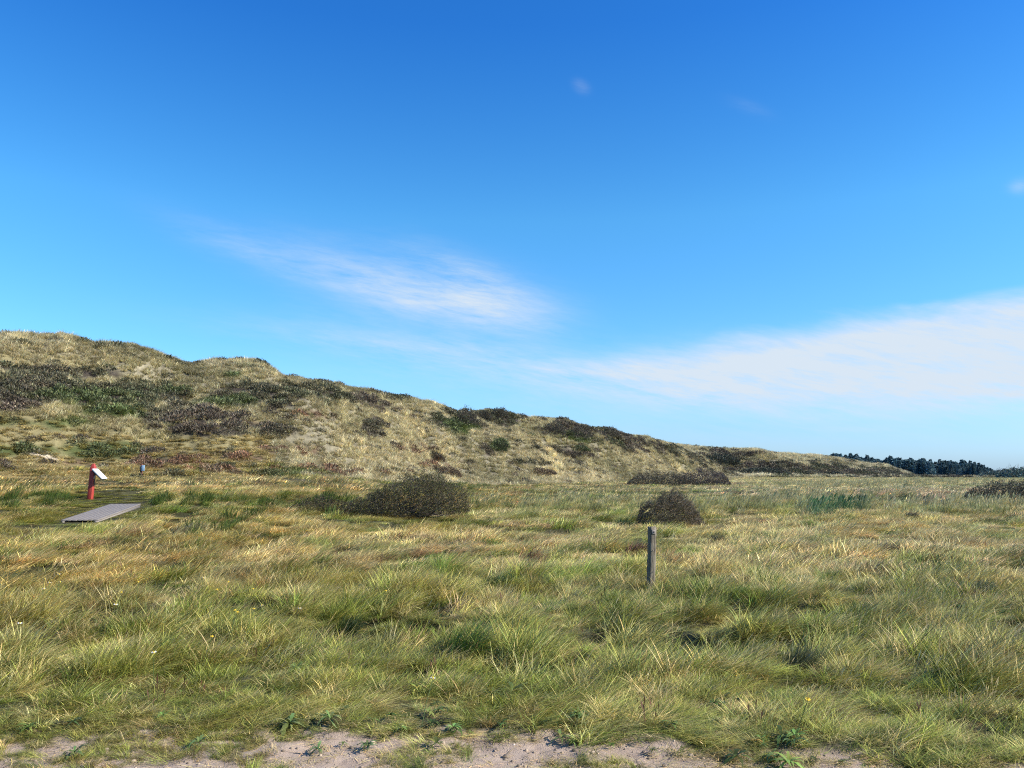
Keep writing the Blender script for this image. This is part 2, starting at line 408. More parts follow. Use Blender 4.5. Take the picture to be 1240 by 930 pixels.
# dune cover: rows are (cx, cy, rx, ry, rot) in picture units at the photograph's scale, turned into ground below
HEATH = [(40, 470, 90, 22), (170, 478, 120, 17, 0), (300, 478, 90, 13), (10, 488, 50, 10), (395, 474, 34, 10, -15), (110, 452, 60, 7), (30, 447, 40, 6),
         (575, 507, 32, 12, -6), (612, 508, 24, 12), (700, 520, 46, 10, -14), (676, 522, 22, 12), (745, 530, 34, 9, -20), (800, 542, 36, 7, -18), (540, 500, 16, 8),
         (545, 512, 20, 8), (440, 487, 40, 9, -15), (480, 480, 24, 5), (215, 505, 60, 9), (260, 520, 70, 6), (330, 522, 26, 5), (690, 548, 40, 5, -10), (640, 562, 50, 4), (590, 545, 14, 8),
         (870, 556, 30, 10), (930, 566, 46, 8), (960, 572, 90, 5), (1000, 568, 26, 5), (1040, 573, 50, 4), (905, 551, 18, 3), (1140, 578, 90, 3.5), (455, 515, 14, 14)]
REDH = [(215, 562, 50, 8), (350, 571, 110, 5), (378, 503, 26, 6), (350, 545, 46, 6), (250, 515, 50, 5), (435, 575, 60, 4), (300, 555, 40, 5), (500, 545, 30, 5), (90, 560, 30, 4), (525, 565, 34, 6)]
GREEND = [(100, 482, 60, 8), (270, 487, 50, 7), (70, 512, 80, 9), (602, 541, 12, 7), (702, 532, 34, 6, -10), (340, 574, 40, 4), (280, 455, 12, 4), (130, 500, 40, 10), (560, 515, 20, 10), (215, 475, 30, 5), (30, 545, 60, 8), (120, 545, 60, 12)]
SANDP = [(52, 552, 26, 4, -14), (1155, 580, 18, 1.3), (965, 571, 8, 2.5), (915, 574, 30, 2)]
def cover(x, y, z):
    px, py = proj(x, y, z)
    nz = fbm(x, y, 7, 51, 3) * .4 - .12; nz2 = fbm(x, y, 2.2, 52, 3) * .6
    f = lambda L: np.max([ell(px, py, c, nz + nz2 * .7) for c in L], axis=0)
    return px, py, f(HEATH), f(REDH), f(GREEND), f(SANDP)

# ------------------------------------------------------------------ ground sheets
azi = np.concatenate([np.linspace(-180, -46, 70)[:-1], np.linspace(-46, 46, 1000), np.linspace(46, 180, 70)[1:]])
rad = np.concatenate([[0.0], np.geomspace(0.6, 4.4, 14)[:-1], np.geomspace(4.4, 40, 360)[:-1], np.geomspace(40, 480, 420)[:-1], np.geomspace(480, 2500, 40)])
A, RR = np.meshgrid(np.radians(azi), rad)
X = RR * np.sin(A); Y = RR * np.cos(A)
Z = terrain(X, Y)
na_, nr = len(azi), len(rad)
idx = np.arange(na_ * nr).reshape(nr, na_)
Fq = np.stack([idx[:-1, :-1], idx[:-1, 1:], idx[1:, 1:], idx[1:, :-1]], -1).reshape(-1, 4)
Fq = Fq[:, ::-1]
V = np.stack([X, Y, Z], -1).reshape(-1, 3)
xf, yf, zf = V.T
px, py, he, rd, gr, sa = cover(xf, yf, zf)
d_all = np.hypot(xf, yf); th_all = np.arctan2(xf, yf)
f1v = np.interp(th_all, T1, F1); f2v = np.interp(th_all, T2, F2)
isdune = ((d_all > f1v) & (th_all < th_px(895))) | (d_all > f2v)
c_mead = np.array([.055, .052, .024]); c_dune = np.array([.20, .175, .115]); c_heath = np.array([.055, .045, .035]); c_red = np.array([.13, .09, .055]); c_green = np.array([.07, .085, .03]); c_sand = np.array([.50, .42, .32])
sandk = 1 - sstep(-.35, .35, yf - path_edge(xf))
g = np.where(isdune[:, None], c_dune, c_mead) * np.exp(.25 * fbm(xf, yf, 1.7, 61, 3))[:, None]
# far meadow is seen as its pale grass tops
fm = (sstep(90, 220, d_all) * (~isdune))[:, None]; g = g * (1 - fm) + np.array([.21, .20, .10]) * fm
lowg = (isdune & (px < 340) & (d_all < 75))[:, None]; g = np.where(lowg, np.array([.20, .17, .085]), g)
for m_, c_ in ((rd, c_red), (gr, c_green), (he, c_heath), (sa, c_sand)):
    k = (m_ * (isdune | (d_all > 50) if c_ is not c_sand else 1))[:, None]; g = g * (1 - k) + c_ * k
m, t, p = mat_new('turf_soil'); n = t.nodes; L = t.links
a = n.new('ShaderNodeAttribute'); a.attribute_name = 'gcol'
nz = n.new('ShaderNodeTexNoise'); nz.inputs['Scale'].default_value = 2.2; nz.inputs['Detail'].default_value = 8; nz.inputs['Roughness'].default_value = .75
geo = n.new('ShaderNodeNewGeometry'); L.new(geo.outputs['Position'], nz.inputs['Vector'])
mr = n.new('ShaderNodeMapRange'); mr.inputs[1].default_value = .3; mr.inputs[2].default_value = .7; mr.inputs[3].default_value = .55; mr.inputs[4].default_value = 1.45
L.new(nz.outputs[0], mr.inputs[0])
vm = n.new('ShaderNodeVectorMath'); vm.operation = 'SCALE'; L.new(a.outputs['Vector'], vm.inputs[0]); L.new(mr.outputs[0], vm.inputs['Scale']); L.new(vm.outputs[0], p.inputs['Base Color'])
p.inputs['Roughness'].default_value = .95; p.inputs['Specular IOR Level'].default_value = .1
bp = n.new('ShaderNodeBump'); bp.inputs['Strength'].default_value = .6; bp.inputs['Distance'].default_value = .15; L.new(nz.outputs[0], bp.inputs['Height']); L.new(bp.outputs[0], p.inputs['Normal'])
M_GROUND = m
# sandy track
m, t, p = mat_new('track_sand'); n = t.nodes; L = t.links
geo = n.new('ShaderNodeNewGeometry')
nz = n.new('ShaderNodeTexNoise'); nz.inputs['Scale'].default_value = 3.5; nz.inputs['Detail'].default_value = 9; nz.inputs['Roughness'].default_value = .7; L.new(geo.outputs['Position'], nz.inputs['Vector'])
nz2 = n.new('ShaderNodeTexNoise'); nz2.inputs['Scale'].default_value = 90; nz2.inputs['Detail'].default_value = 5; L.new(geo.outputs['Position'], nz2.inputs['Vector'])
cr = n.new('ShaderNodeValToRGB'); e = cr.color_ramp.elements
e[0].position = .30; e[0].color = (.11, .08, .05, 1); e[1].position = .68; e[1].color = (.45, .345, .255, 1)
q = cr.color_ramp.elements.new(.44); q.color = (.31, .23, .168, 1)
mm = n.new('ShaderNodeMath'); mm.operation = 'MULTIPLY_ADD'; mm.inputs[1].default_value = .3; L.new(nz2.outputs[0], mm.inputs[0]); 
m3 = n.new('ShaderNodeMath'); m3.operation = 'MULTIPLY'; m3.inputs[1].default_value = .72; L.new(nz.outputs[0], m3.inputs[0]); L.new(m3.outputs[0], mm.inputs[2])
L.new(mm.outputs[0], cr.inputs[0])
sk = n.new('ShaderNodeAttribute'); sk.attribute_name = 'sandk'; gc = n.new('ShaderNodeAttribute'); gc.attribute_name = 'gcol'
nz3 = n.new('ShaderNodeTexNoise'); nz3.inputs['Scale'].default_value = 2.6; nz3.inputs['Detail'].default_value = 7; nz3.inputs['Roughness'].default_value = .65; L.new(geo.outputs['Position'], nz3.inputs['Vector'])
ad = n.new('ShaderNodeMath'); ad.operation = 'ADD'; L.new(sk.outputs['Fac'], ad.inputs[0]); L.new(nz3.outputs[0], ad.inputs[1])
mk_ = n.new('ShaderNodeMapRange'); mk_.inputs[1].default_value = .80; mk_.inputs[2].default_value = 1.0; L.new(ad.outputs[0], mk_.inputs[0])
mc = n.new('ShaderNodeMix'); mc.data_type = 'RGBA'; L.new(mk_.outputs[0], mc.inputs['Factor']); L.new(gc.outputs['Vector'], mc.inputs['A']); L.new(cr.outputs[0], mc.inputs['B']); L.new(mc.outputs['Result'], p.inputs['Base Color'])
p.inputs['Roughness'].default_value = .95; p.inputs['Specular IOR Level'].default_value = .1
bp = n.new('ShaderNodeBump'); bp.inputs['Strength'].default_value = .9; bp.inputs['Distance'].default_value = .02; L.new(mm.outputs[0], bp.inputs['Height']); L.new(bp.outputs[0], p.inputs['Normal'])
M_SAND = m
fc = Fq[:, 0]
fpath = (yf[fc] < path_edge(xf[fc]) + .75) & (yf[fc] > 1.0)
fd = isdune[fc] & ~fpath
def sub(name, mask, mat):
    f = Fq[mask]; u, inv = np.unique(f, return_inverse=True)
    o = mesh_np(name, V[u], inv.reshape(-1, 4), mat, smooth=True, attrs={'gcol': ('FLOAT_VECTOR', g[u]), 'sandk': ('FLOAT', sandk[u])})
    return o
tag(sub('meadow_ground', ~fpath & ~fd, M_GROUND), 'soil of the flat dune meadow beneath the grass', 'ground', kind='structure')
tag(sub('path', fpath, M_SAND), 'sandy track running along the bottom of the view', 'path', kind='structure')
tag(sub('dune_hill', fd, M_GROUND), 'grass covered dune ridge falling away towards the right', 'dune', kind='structure')

# ------------------------------------------------------------------ plant prototypes
def close(i):
    k = i % 4
    if k < 2:   # laid over by the wind
        return join([blades(60, .16, (.26, .62), .0055, (34, 66), (10, 38), 22, 100 + i, 5, .42, .30), blades(30, .13, (.08, .2), .006, (5, 50), (20, 70), 120, 120 + i, 4, .3, 0)])
    if k == 2:  # tangled
        return join([blades(80, .14, (.14, .36), .0055, (15, 60), (25, 90), 80, 100 + i, 5, .40, .22), blades(12, .12, (.3, .6), .0038, (30, 60), (10, 45), 30, 140 + i, 5, .2, .9)])
    return join([blades(46, .10, (.20, .42), .0085, (5, 35), (20, 60), 90, 100 + i, 5, .30, .10), blades(14, .12, (.3, .5), .004, (20, 50), (20, 60), 40, 150 + i, 5, .2, .8)])
protos('close_tuft', [close(i) for i in range(16)], M_BLADE)
protos('middle_tuft', [join([blades(70, .28, (.24, .56), .011, (34, 64), (10, 38), 26, 200 + i, 4, .42, .30),
                             blades(18, .26, (.35, .62), .008, (38, 62), (12, 40), 22, 240 + i, 4, .25, .9), blades(20, .22, (.15, .3), .018, (5, 40), (20, 60), 90, 260 + i, 4, .3, 0)]) for i in range(12)], M_BLADE)
protos('far_tuft', [blades(64, .55, (.30, .55), .028, (22, 55), (15, 45), 32, 300 + i, 3, .40, .28) for i in range(6)], M_BLADE)
protos('marram_tuft', [blades(70, .30, (.45, .90), .030, (5, 45), (20, 60), 75, 400 + i, 4, .34, .22) for i in range(7)], M_BLADE)
def stalk(seed, n, L, w, headL, headW, lean, bend, spread, rad):
    a = blades(n, rad, L, w, lean, bend, spread, seed, 6, .15)
    V, Fq, t, ti = a; m_ = 14
    Vb = V.reshape(n, m_, 3).copy(); mid = (Vb[:, 0::2] + Vb[:, 1::2]) / 2; half = (Vb[:, 1::2] - Vb[:, 0::2]) / 2
    ln = np.linalg.norm(half[:, 0], axis=1)[:, None]; dirs = half[:, 0] / ln
    prof = np.array([1, 1, .9, .8, .7, headW / w, .2])
    for k in range(7):
        Vb[:, 2 * k] = mid[:, k] - dirs * w * .5 * prof[k]; Vb[:, 2 * k + 1] = mid[:, k] + dirs * w * .5 * prof[k]
    return Vb.reshape(-1, 3), Fq, t, ti
protos('seed_stalk', [stalk(500 + i, 9, (.38, .72), .0035, .08, .013, (12, 40), (15, 45), 26, .10) for i in range(6)], M_BLADE)
protos('dark_stem', [stalk(520 + i, 5, (.25, .50), .006, .08, .022, (0, 18), (0, 18), 80, .08) for i in range(4)], M_BLADE)
protos('reed_tuft', [join([blades(34, .35, (.65, 1.15), .040, (8, 32), (8, 30), 26, 600 + i, 4, .22), stalk(640 + i, 7, (1.1, 1.5), .022, .2, .09, (10, 28), (10, 25), 22, .35)]) for i in range(6)], M_BLADE)
protos('rush_tuft', [blades(60, .30, (.5, .85), .028, (5, 28), (10, 30), 40, 660 + i, 4, .22) for i in range(5)], M_BLADE)
def heather(seed, leafy):
    r = np.random.default_rng(seed); n = 190
    th = r.random(n) * 6.283; cz = r.random(n); ra = np.sqrt(1 - cz * cz)
    k = r.uniform(.55, 1.0, n)
    P = np.stack([ra * np.cos(th) * .5 * k, ra * np.sin(th) * .5 * k, cz * .34 * k], 1)
    D = P * np.array([1, 1, 1.6]) + r.normal(0, .22, (n, 3)) + np.array([.12, 0, .18])
    return quads(P, D, r.uniform(.10, .22, n), r.uniform(.035, .07, n) * leafy, r, .32)
protos('heather_clump', [heather(700 + i, 1) for i in range(6)], M_TWIG)
def rosette(seed, lo=.06, hi=.15):
    r = np.random.default_rng(seed); n = int(r.integers(9, 20)); V = []; Fs = []; T = []; C = []; K_ = 9
    for i in range(n):
        a = i * 2.4 + r.uniform(-.4, .4); l = r.uniform(lo, hi); wd = l * r.uniform(.16, .30); up = r.uniform(.25, 1.1); cv = r.uniform(.5, 1.0); bd = r.uniform(-.6, .6)
        o = len(V)
        for k in range(K_):
            t_ = k / (K_ - 1); rr = l * t_; zz = l * (up * t_ - cv * t_ * t_) + .02; aa = a + bd * t_ * t_
            ww = wd * math.sin(math.pi * min(.97, .10 + .88 * t_)) * .5 * (1.0 if k % 2 else .62)
            for s_ in (-1, 1): V.append((rr * math.cos(aa) - s_ * ww * math.sin(aa), rr * math.sin(aa) + s_ * ww * math.cos(aa), zz + ww * .35)); T.append(t_)
        for k in range(K_ - 1): Fs.append((o + 2 * k, o + 2 * k + 1, o + 2 * k + 3, o + 2 * k + 2))
        g_ = math.exp(r.normal(0, .3)); C += [(g_ * math.exp(r.normal(0, .15)), g_, g_)] * (2 * K_)
    return np.array(V), np.array(Fs), np.array(T), np.array(C)
protos('herb', [rosette(950 + i, .05, .14) for i in range(8)], M_BLADE)
def pebble(seed):
    r = np.random.default_rng(seed); V = []; Fs = []; n = 7
    for k in range(4):
        z_ = [-.3, .25, .6, .75][k]; q = [.9, 1.0, .7, .15][k]
        for j in range(n): a = 6.283 * j / n; m_ = q * r.uniform(.85, 1.15); V.append((m_ * math.cos(a), m_ * .75 * math.sin(a), z_))
    for k in range(3):
        for j in range(n): Fs.append((k * n + j, k * n + (j + 1) % n, (k + 1) * n + (j + 1) % n, (k + 1) * n + j))
    return np.array(V), np.array(Fs), np.zeros(4 * n), np.ones((4 * n, 3))
protos('pebble', [pebble(970 + i) for i in range(5)], M_TWIG)
protos('litter', [blades(26, .12, (.05, .2), .004, (80, 95), (-8, 8), 180, 980 + i, 3, .3, .3) for i in range(5)], M_BLADE)

# ------------------------------------------------------------------ scatter: colours by place
def pol(n, d0, d1, a0=-40, a1=40, pw=1.0):
    u = rng.random(n)
    d = (d0 ** (pw + 1) + u * (d1 ** (pw + 1) - d0 ** (pw + 1))) ** (1 / (pw + 1))
    th = np.radians(rng.uniform(a0, a1, n))
    return d * np.sin(th), d * np.cos(th)
GREEN = lin(104, 116, 46); LUSH = lin(96, 122, 44); OLIVE = lin(118, 118, 58); STRAW = lin(196, 176, 118); GOLD = lin(164, 144, 80); PINK = lin(182, 156, 114)
BROWN = lin(122, 92, 60); DGREEN = lin(58, 76, 40); YGREEN = lin(142, 146, 58); GREY = lin(166, 164, 116); DEAD = lin(130, 118, 84)
#  cx, cy, rx, ry, rot, base colour, tip colour, strength
BANDS = [(180, 585, 300, 12, 0, GOLD, STRAW, .9), (180, 680, 260, 38, 4, GOLD, GOLD, .75), (60, 640, 60, 14, 0, LUSH, YGREEN, .8), (420, 655, 300, 20, 0, OLIVE, GOLD, .8),
         (560, 668, 180, 10, 5, GOLD, PINK, .8), (200, 628, 200, 7, 0, OLIVE, GOLD, .7), (720, 577, 190, 9, 0, DEAD, STRAW * 1.1, .95), (690, 590, 130, 7, 0, OLIVE, STRAW, .8),
         (560, 600, 100, 16, 0, GOLD, GOLD, .8), (690, 640, 120, 7, 0, LUSH, YGREEN, .6), (1000, 655, 260, 22, 0, OLIVE, STRAW, .75), (1080, 598, 240, 8, 0, PINK, PINK * 1.1, .9), (1060, 584, 300, 5, 0, GREY, STRAW, .8), (980, 592, 200, 4, 0, GREY, STRAW, .7),
         (1160, 590, 120, 2.5, 0, GREY, GREY, .5), (850, 700, 180, 22, -4, OLIVE, STRAW, .7), (640, 690, 180, 16, 0, LUSH, YGREEN, .7), (560, 745, 70, 13, 15, GOLD, PINK, .75), (850, 768, 60, 14, 0, GOLD, PINK, .6),
         (350, 745, 260, 30, 8, GREEN, YGREEN, .6), (100, 780, 60, 16, 0, BROWN, GOLD, .45), (120, 750, 50, 10, 0, BROWN, DEAD, .5), (1030, 790, 70, 14, 0, DEAD, STRAW, .6), (1080, 770, 160, 14, -10, GREEN, LUSH, .6),
         (1200, 800, 50, 20, 0, DEAD, DEAD, .5), (700, 780, 60, 14, 0, BROWN, DEAD, .5), (480, 860, 80, 14, 0, BROWN, DEAD, .5), (880, 860, 100, 20, 0, DEAD, DEAD, .45), (280, 820, 160, 22, 5, LUSH, GREEN, .6), (180, 830, 60, 10, 0, GOLD, GOLD, .5),
         (600, 790, 60, 10, 0, LUSH, YGREEN, .6), (720, 842, 200, 16, 0, OLIVE, GREEN, .5), (60, 860, 120, 16, 0, GREEN, OLIVE, .5), (1150, 860, 140, 20, 0, GREEN, YGREEN, .5), (460, 715, 120, 14, 0, OLIVE, GOLD, .5), (950, 740, 120, 12, -8, GREEN, DGREEN, .6),
         (750, 700, 100, 6, 0, GREEN, LUSH, .6), (240, 572, 60, 4, 0, BROWN, BROWN, .3)]
def meadow_cols(x, y, z, seed=0):
    px, py = proj(x, y, z); n = len(x)
    a = fbm(x, y, 2.6, 71, 3)[:, None]; b = fbm(x * .7, y, 6, 72, 3)[:, None]; e = fbm(x, y, .8, 73, 2)[:, None]
    c1 = GREEN * (1 + 0 * a); c2 = OLIVE * (1 + 0 * a)
    k = np.clip(.5 + 1.3 * b + .3 * e, 0, 1); c2 = c2 * (1 - k) + GOLD * k
    k = np.clip(-.15 + 1.6 * a, 0, 1) * .7; c1 = c1 * (1 - k) + OLIVE * k
    w_ = fbm(x, y, 1.6, 74, 3) * .5
    for cx, cy, rx, ry, rot, q1, q2, s in BANDS:
        m_ = (ell(px, py, (cx, cy, rx, ry, rot), w_) * s)[:, None]
        c1 = c1 * (1 - m_) + q1 * m_; c2 = c2 * (1 - m_) + q2 * m_
    # brown and lush patches of their own
    k = np.clip(fbm(x, y, 1.1, 75, 3) * 2.2 - .9, 0, 1)[:, None] * .8; c1 = c1 * (1 - k) + BROWN * k; c2 = c2 * (1 - k) + DEAD * k
    k = np.clip(fbm(x, y, .7, 78, 3) * 2.4 - .5, 0, 1)[:, None] * .75; c2 = c2 * (1 - k) + STRAW * .85 * k
    k = np.clip(fbm(x, y, 1.4, 76, 3) * 2.2 - .9, 0, 1)[:, None] * .6; c1 = c1 * (1 - k) + LUSH * k; c2 = c2 * (1 - k) + LUSH * k
    j = np.exp(rng.normal(0, .26, (n, 1))); j2 = np.exp(rng.normal(0, .05, (n, 3)))
    pick = rng.random(n)[:, None]
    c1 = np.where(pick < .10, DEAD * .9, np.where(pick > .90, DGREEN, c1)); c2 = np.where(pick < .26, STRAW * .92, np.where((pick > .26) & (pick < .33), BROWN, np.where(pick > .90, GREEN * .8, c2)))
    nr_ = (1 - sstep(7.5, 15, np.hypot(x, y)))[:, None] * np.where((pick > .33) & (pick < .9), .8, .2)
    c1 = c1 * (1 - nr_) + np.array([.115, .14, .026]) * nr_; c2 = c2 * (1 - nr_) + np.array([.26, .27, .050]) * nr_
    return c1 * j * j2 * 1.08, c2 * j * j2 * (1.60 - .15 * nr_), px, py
OBST = []   # (x, y, half length, half width, angle): nothing grows through these
def free(x, y):
    ok = np.ones(len(x), bool)
    for ox, oy, a, b, an in OBST:
        c, s = math.cos(an), math.sin(an); u = (x - ox) * c + (y - oy) * s; v = -(x - ox) * s + (y - oy) * c
        ok &= ~((np.abs(u) < a) & (np.abs(v) < b))
    return ok
# boardwalk on the ground: two ends found on the terrain
OBST.append((bw_c[0], bw_c[1], bw_len / 2 + .12, .58, bw_ang))
# keep the sight line to the boardwalk as open as it is in the photograph: trodden, short grass around its ends
def trodden(x, y):
    u = (x - bw_c[0]) * math.cos(bw_ang) + (y - bw_c[1]) * math.sin(bw_ang); v = -(x - bw_c[0]) * math.sin(bw_ang) + (y - bw_c[1]) * math.cos(bw_ang)
    t1 = np.exp(-((np.maximum(np.abs(u) - bw_len / 2, 0) / 1.6) ** 2 + (v / 1.3) ** 2))
    px, py = proj(x, y, terrain(x, y))
    t2 = np.maximum(ell(px, py, (132, 603, 58, 16), 0), np.maximum(ell(px, py, (490, 634, 80, 6), 0) * .7, ell(px, py, (770, 655, 22, 14), 0) * .8))
    return np.maximum(t1, t2 * .95)

# near
x, y = pol(21000, 4.3, 14.5, -44, 44, .55); e = y - path_edge(x)
keep = (e > -.12) & free(x, y) & (rng.random(len(x)) < np.clip(.5 + e * 1.2, 0, 1) * np.clip(1.1 + .9 * fbm(x, y, .7, 80, 3), .45, 1) * (1 - .75 * gapm(x, y)) ) 
x, y = x[keep], y[keep]; z = terrain(x, y); c1, c2, px, py = meadow_cols(x, y, z)
hgt = np.clip(.72 + .75 * fbm(x, y, .42, 81, 2) + .2 * fbm(x, y, 3, 181, 2), .16, 1.5) * (.34 + .66 * sstep(-.1, 2.2, y - path_edge(x)))
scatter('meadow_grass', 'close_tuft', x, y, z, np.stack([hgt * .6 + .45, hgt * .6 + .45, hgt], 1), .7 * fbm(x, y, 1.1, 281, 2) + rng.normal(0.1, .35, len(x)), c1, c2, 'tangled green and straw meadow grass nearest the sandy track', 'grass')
# fringe on the track
x, y = pol(7500, 4.2, 7.5, -44, 44); e = y - path_edge(x)
nn = fbm(x, y, .55, 82, 3)
keep = (e < .45) & (nn > -.08 + .6 * np.clip(-e, -.4, 1)); x, y = x[keep], y[keep]; z = terrain(x, y); c1, c2, _, _ = meadow_cols(x, y, z)
hgt = rng.uniform(.08, .30, len(x))
scatter('track_edge_grass', 'close_tuft', x, y, z, np.stack([hgt * 1.6, hgt * 1.6, hgt], 1), rng.uniform(0, 6.28, len(x)), c1 * .85, c2 * .75, 'short trodden grass creeping onto the sandy track', 'grass')
# seed stalks near
x, y = pol(8000, 5.4, 24, -44, 44, .6); e = y - path_edge(x)
q = fbm(x, y, 1.8, 83, 3); keep = (e > .25) & free(x, y) & (rng.random(len(x)) < np.clip(.35 + 1.3 * q, .05, 1)); x, y = x[keep], y[keep]; z = terrain(x, y)
cc = STRAW * np.exp(rng.normal(0, .18, (len(x), 1))); 
s = rng.uniform(.4, .85, len(x)) * (.4 + .6 * sstep(0, 2.5, y - path_edge(x)))
scatter('straw_stalks', 'seed_stalk', x, y, z, s, rng.normal(0.1, .4, len(x)), cc * .8, cc, 'pale dry seed stalks bent over by the wind among the grass', 'grass')
x, y = pol(900, 5.4, 26, -44, 44, .7); e = y - path_edge(x)
q = fbm(x, y, 1.2, 84, 3); keep = (e > .2) & free(x, y) & (q > .25); x, y = x[keep], y[keep]; z = terrain(x, y); cc = lin(84, 60, 42) * np.exp(rng.normal(0, .25, (len(x), 1)))
scatter('withered_stems', 'dark_stem', x, y, z, rng.uniform(.35, .75, len(x)), rng.uniform(0, 6.28, len(x)), cc * 1.4, cc * 1.5, 'dark withered herb stems standing between the grass tufts', 'dead stems')
x, y = pol(1500, 4.6, 13, -44, 44, .6); e = y - path_edge(x); q = fbm(x, y, .9, 381, 3); keep = (e > -.25) & (q > .18); x, y = x[keep], y[keep]; z = terrain(x, y)
cc = lin(92, 104, 50) * np.exp(rng.normal(0, .35, (len(x), 1))) * np.exp(rng.normal(0, .12, (len(x), 3))); s = np.exp(rng.normal(-.62, .3, len(x)))
scatter('low_herbs', 'herb', x, y, z + .02, s, rng.uniform(0, 6.28, len(x)), cc, cc * 1.2, 'broad leaved low herbs scattered through the near grass', 'herbs')
x, y = pol(1100, 4.2, 6.6, -44, 44); e = y - path_edge(x); keep = e < .35; x, y = x[keep], y[keep]; z = terrain(x, y)
cc = STRAW * .75 * np.exp(rng.normal(0, .3, (len(x), 1)))
scatter('dry_litter', 'litter', x, y, z + .035, rng.uniform(.5, 1.1, len(x)), rng.uniform(0, 6.28, len(x)), cc, cc, 'dry grass litter lying on the sandy track', 'litter')
x, y = pol(5000, 4.2, 6.2, -44, 44); e = y - path_edge(x); keep = e < .1; x, y = x[keep], y[keep]; z = terrain(x, y)
cc = lin(150, 132, 112) * np.exp(rng.normal(0, .35, (len(x), 1)))
scatter('pebbles', 'pebble', x, y, z, np.exp(rng.normal(-5.2, .55, len(x))), rng.uniform(0, 6.28, len(x)), cc, cc, 'small pebbles and crumbs of earth on the sandy track', 'pebbles')
# middle
x, y = pol(26000, 12.5, 42, -40, 40, .7)
keep = free(x, y) & (rng.random(len(x)) < np.clip(1.1 + .9 * fbm(x, y, 1.3, 85, 3), .4, 1) * (1 - .85 * gapm(x, y))) & (rng.random(len(x)) < sstep(12, 15, np.hypot(x, y)))
x, y = x[keep], y[keep]; z = terrain(x, y); c1, c2, px, py = meadow_cols(x, y, z); tr = trodden(x, y)
hgt = np.clip(.80 + .8 * fbm(x, y, .95, 86, 3) - .4 * gapm(x, y), .2, 1.5) * (1 - .85 * tr)
k = tr[:, None] * .7; c1 = c1 * (1 - k) + YGREEN * .8 * k; c2 = c2 * (1 - k) + YGREEN * .8 * k
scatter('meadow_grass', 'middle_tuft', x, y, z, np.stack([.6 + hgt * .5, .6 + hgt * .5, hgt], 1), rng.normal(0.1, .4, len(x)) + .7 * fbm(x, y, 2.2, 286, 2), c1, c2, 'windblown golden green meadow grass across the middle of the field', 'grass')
# far meadow
x, y = pol(60000, 38, 330, -38, 40, .25)
d = np.hypot(x, y); th = np.arctan2(x, y); f1v = np.interp(th, T1, F1); f2v = np.interp(th, T2, F2)
keep = (rng.random(len(x)) > .85 * sstep(.3, .6, fbm(x, y * .6, 2.6, 302, 2)) * (d < 90)) & (d < np.where(th < th_px(893), f1v + 3, 1e9)) & (d < f2v + 15) & free(x, y) & (rng.random(len(x)) < sstep(36, 42, d))
x, y, d = x[keep], y[keep], d[keep]; z = terrain(x, y); c1, c2, px, py = meadow_cols(x, y, z); tr = trodden(x, y)
sz = .75 + d / 130
hgt = np.clip(.8 + .4 * fbm(x, y, 5, 87, 3), .35, 1.4) * (1 - .7 * tr)
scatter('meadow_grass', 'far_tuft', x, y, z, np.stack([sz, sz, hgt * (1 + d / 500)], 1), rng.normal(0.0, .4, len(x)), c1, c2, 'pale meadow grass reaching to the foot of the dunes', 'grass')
# rushes and reeds
RUSH = [(40, 606, 75, 8, 0), (270, 609, 130, 6, 0), (400, 614, 40, 8, 0), (700, 614, 110, 8, 0), (960, 611, 140, 8, 3), (1150, 622, 130, 4, 0), (250, 645, 40, 6, 20), (560, 590, 40, 4, 0)]
REED = [(1010, 623, 50, 5, 0), (940, 609, 120, 7, 4), (1130, 584, 170, 3.5, 2), (700, 577, 110, 5, 0), (1150, 613, 90, 4, 0), (700, 610, 110, 6, 0)]
x, y = pol(26000, 22, 200, -38, 40, .2); z = terrain(x, y); px, py = proj(x, y, z)
wob = fbm(x, y, 4, 88, 3) * .5
mk = np.max([ell(px, py, c, wob) for c in RUSH], axis=0); keep = (mk * np.where(px > 600, .42, .7) > rng.random(len(x))) & free(x, y) & (np.hypot(x, y) < np.where(np.arctan2(x, y) < th_px(893), np.interp(np.arctan2(x, y), T1, F1), 1e9))
keep &= trodden(x, y) < .5
x, y, z, px, py = x[keep], y[keep], z[keep], px[keep], py[keep]
lf = sstep(500, 700, px)[:, None]; cc = (lin(76, 92, 40) * (1 - lf) + lin(156, 154, 98) * lf) * np.exp(rng.normal(0, .2, (len(x), 1)))
s = rng.uniform(.5, .9, len(x))
scatter('rushes', 'rush_tuft', x, y, z, s, rng.normal(0, .4, len(x)), cc * .8, cc * 1.15, 'dark green rushes growing in bands across the wet meadow', 'rushes')
x, y = pol(26000, 26, 200, -10, 40, .2); z = terrain(x, y); px, py = proj(x, y, z)
wob = fbm(x, y, 4, 89, 3) * .5
mk = np.max([ell(px, py, c, wob) * w_ for c, w_ in zip(REED, (1, .35, .4, .1, .3, .3))], axis=0); keep = (mk > rng.random(len(x))) & (np.hypot(x, y) < np.where(np.arctan2(x, y) < th_px(893), np.interp(np.arctan2(x, y), T1, F1), 1e9))
x, y, z, px, py = x[keep], y[keep], z[keep], px[keep], py[keep]
bl = ell(px, py, REED[0], 0)[:, None]; cc = (lin(186, 176, 122) * (1 - bl) + lin(92, 120, 74) * bl) * np.exp(rng.normal(0, .18, (len(x), 1)))
scatter('reeds', 'reed_tuft', x, y, z, rng.uniform(.42, .72, len(x)) * (1 + .25 * bl[:, 0]), rng.normal(0, .35, len(x)), cc * .85, cc * 1.05, 'grey green reeds with dark plumes in the wet part of the meadow', 'reeds')

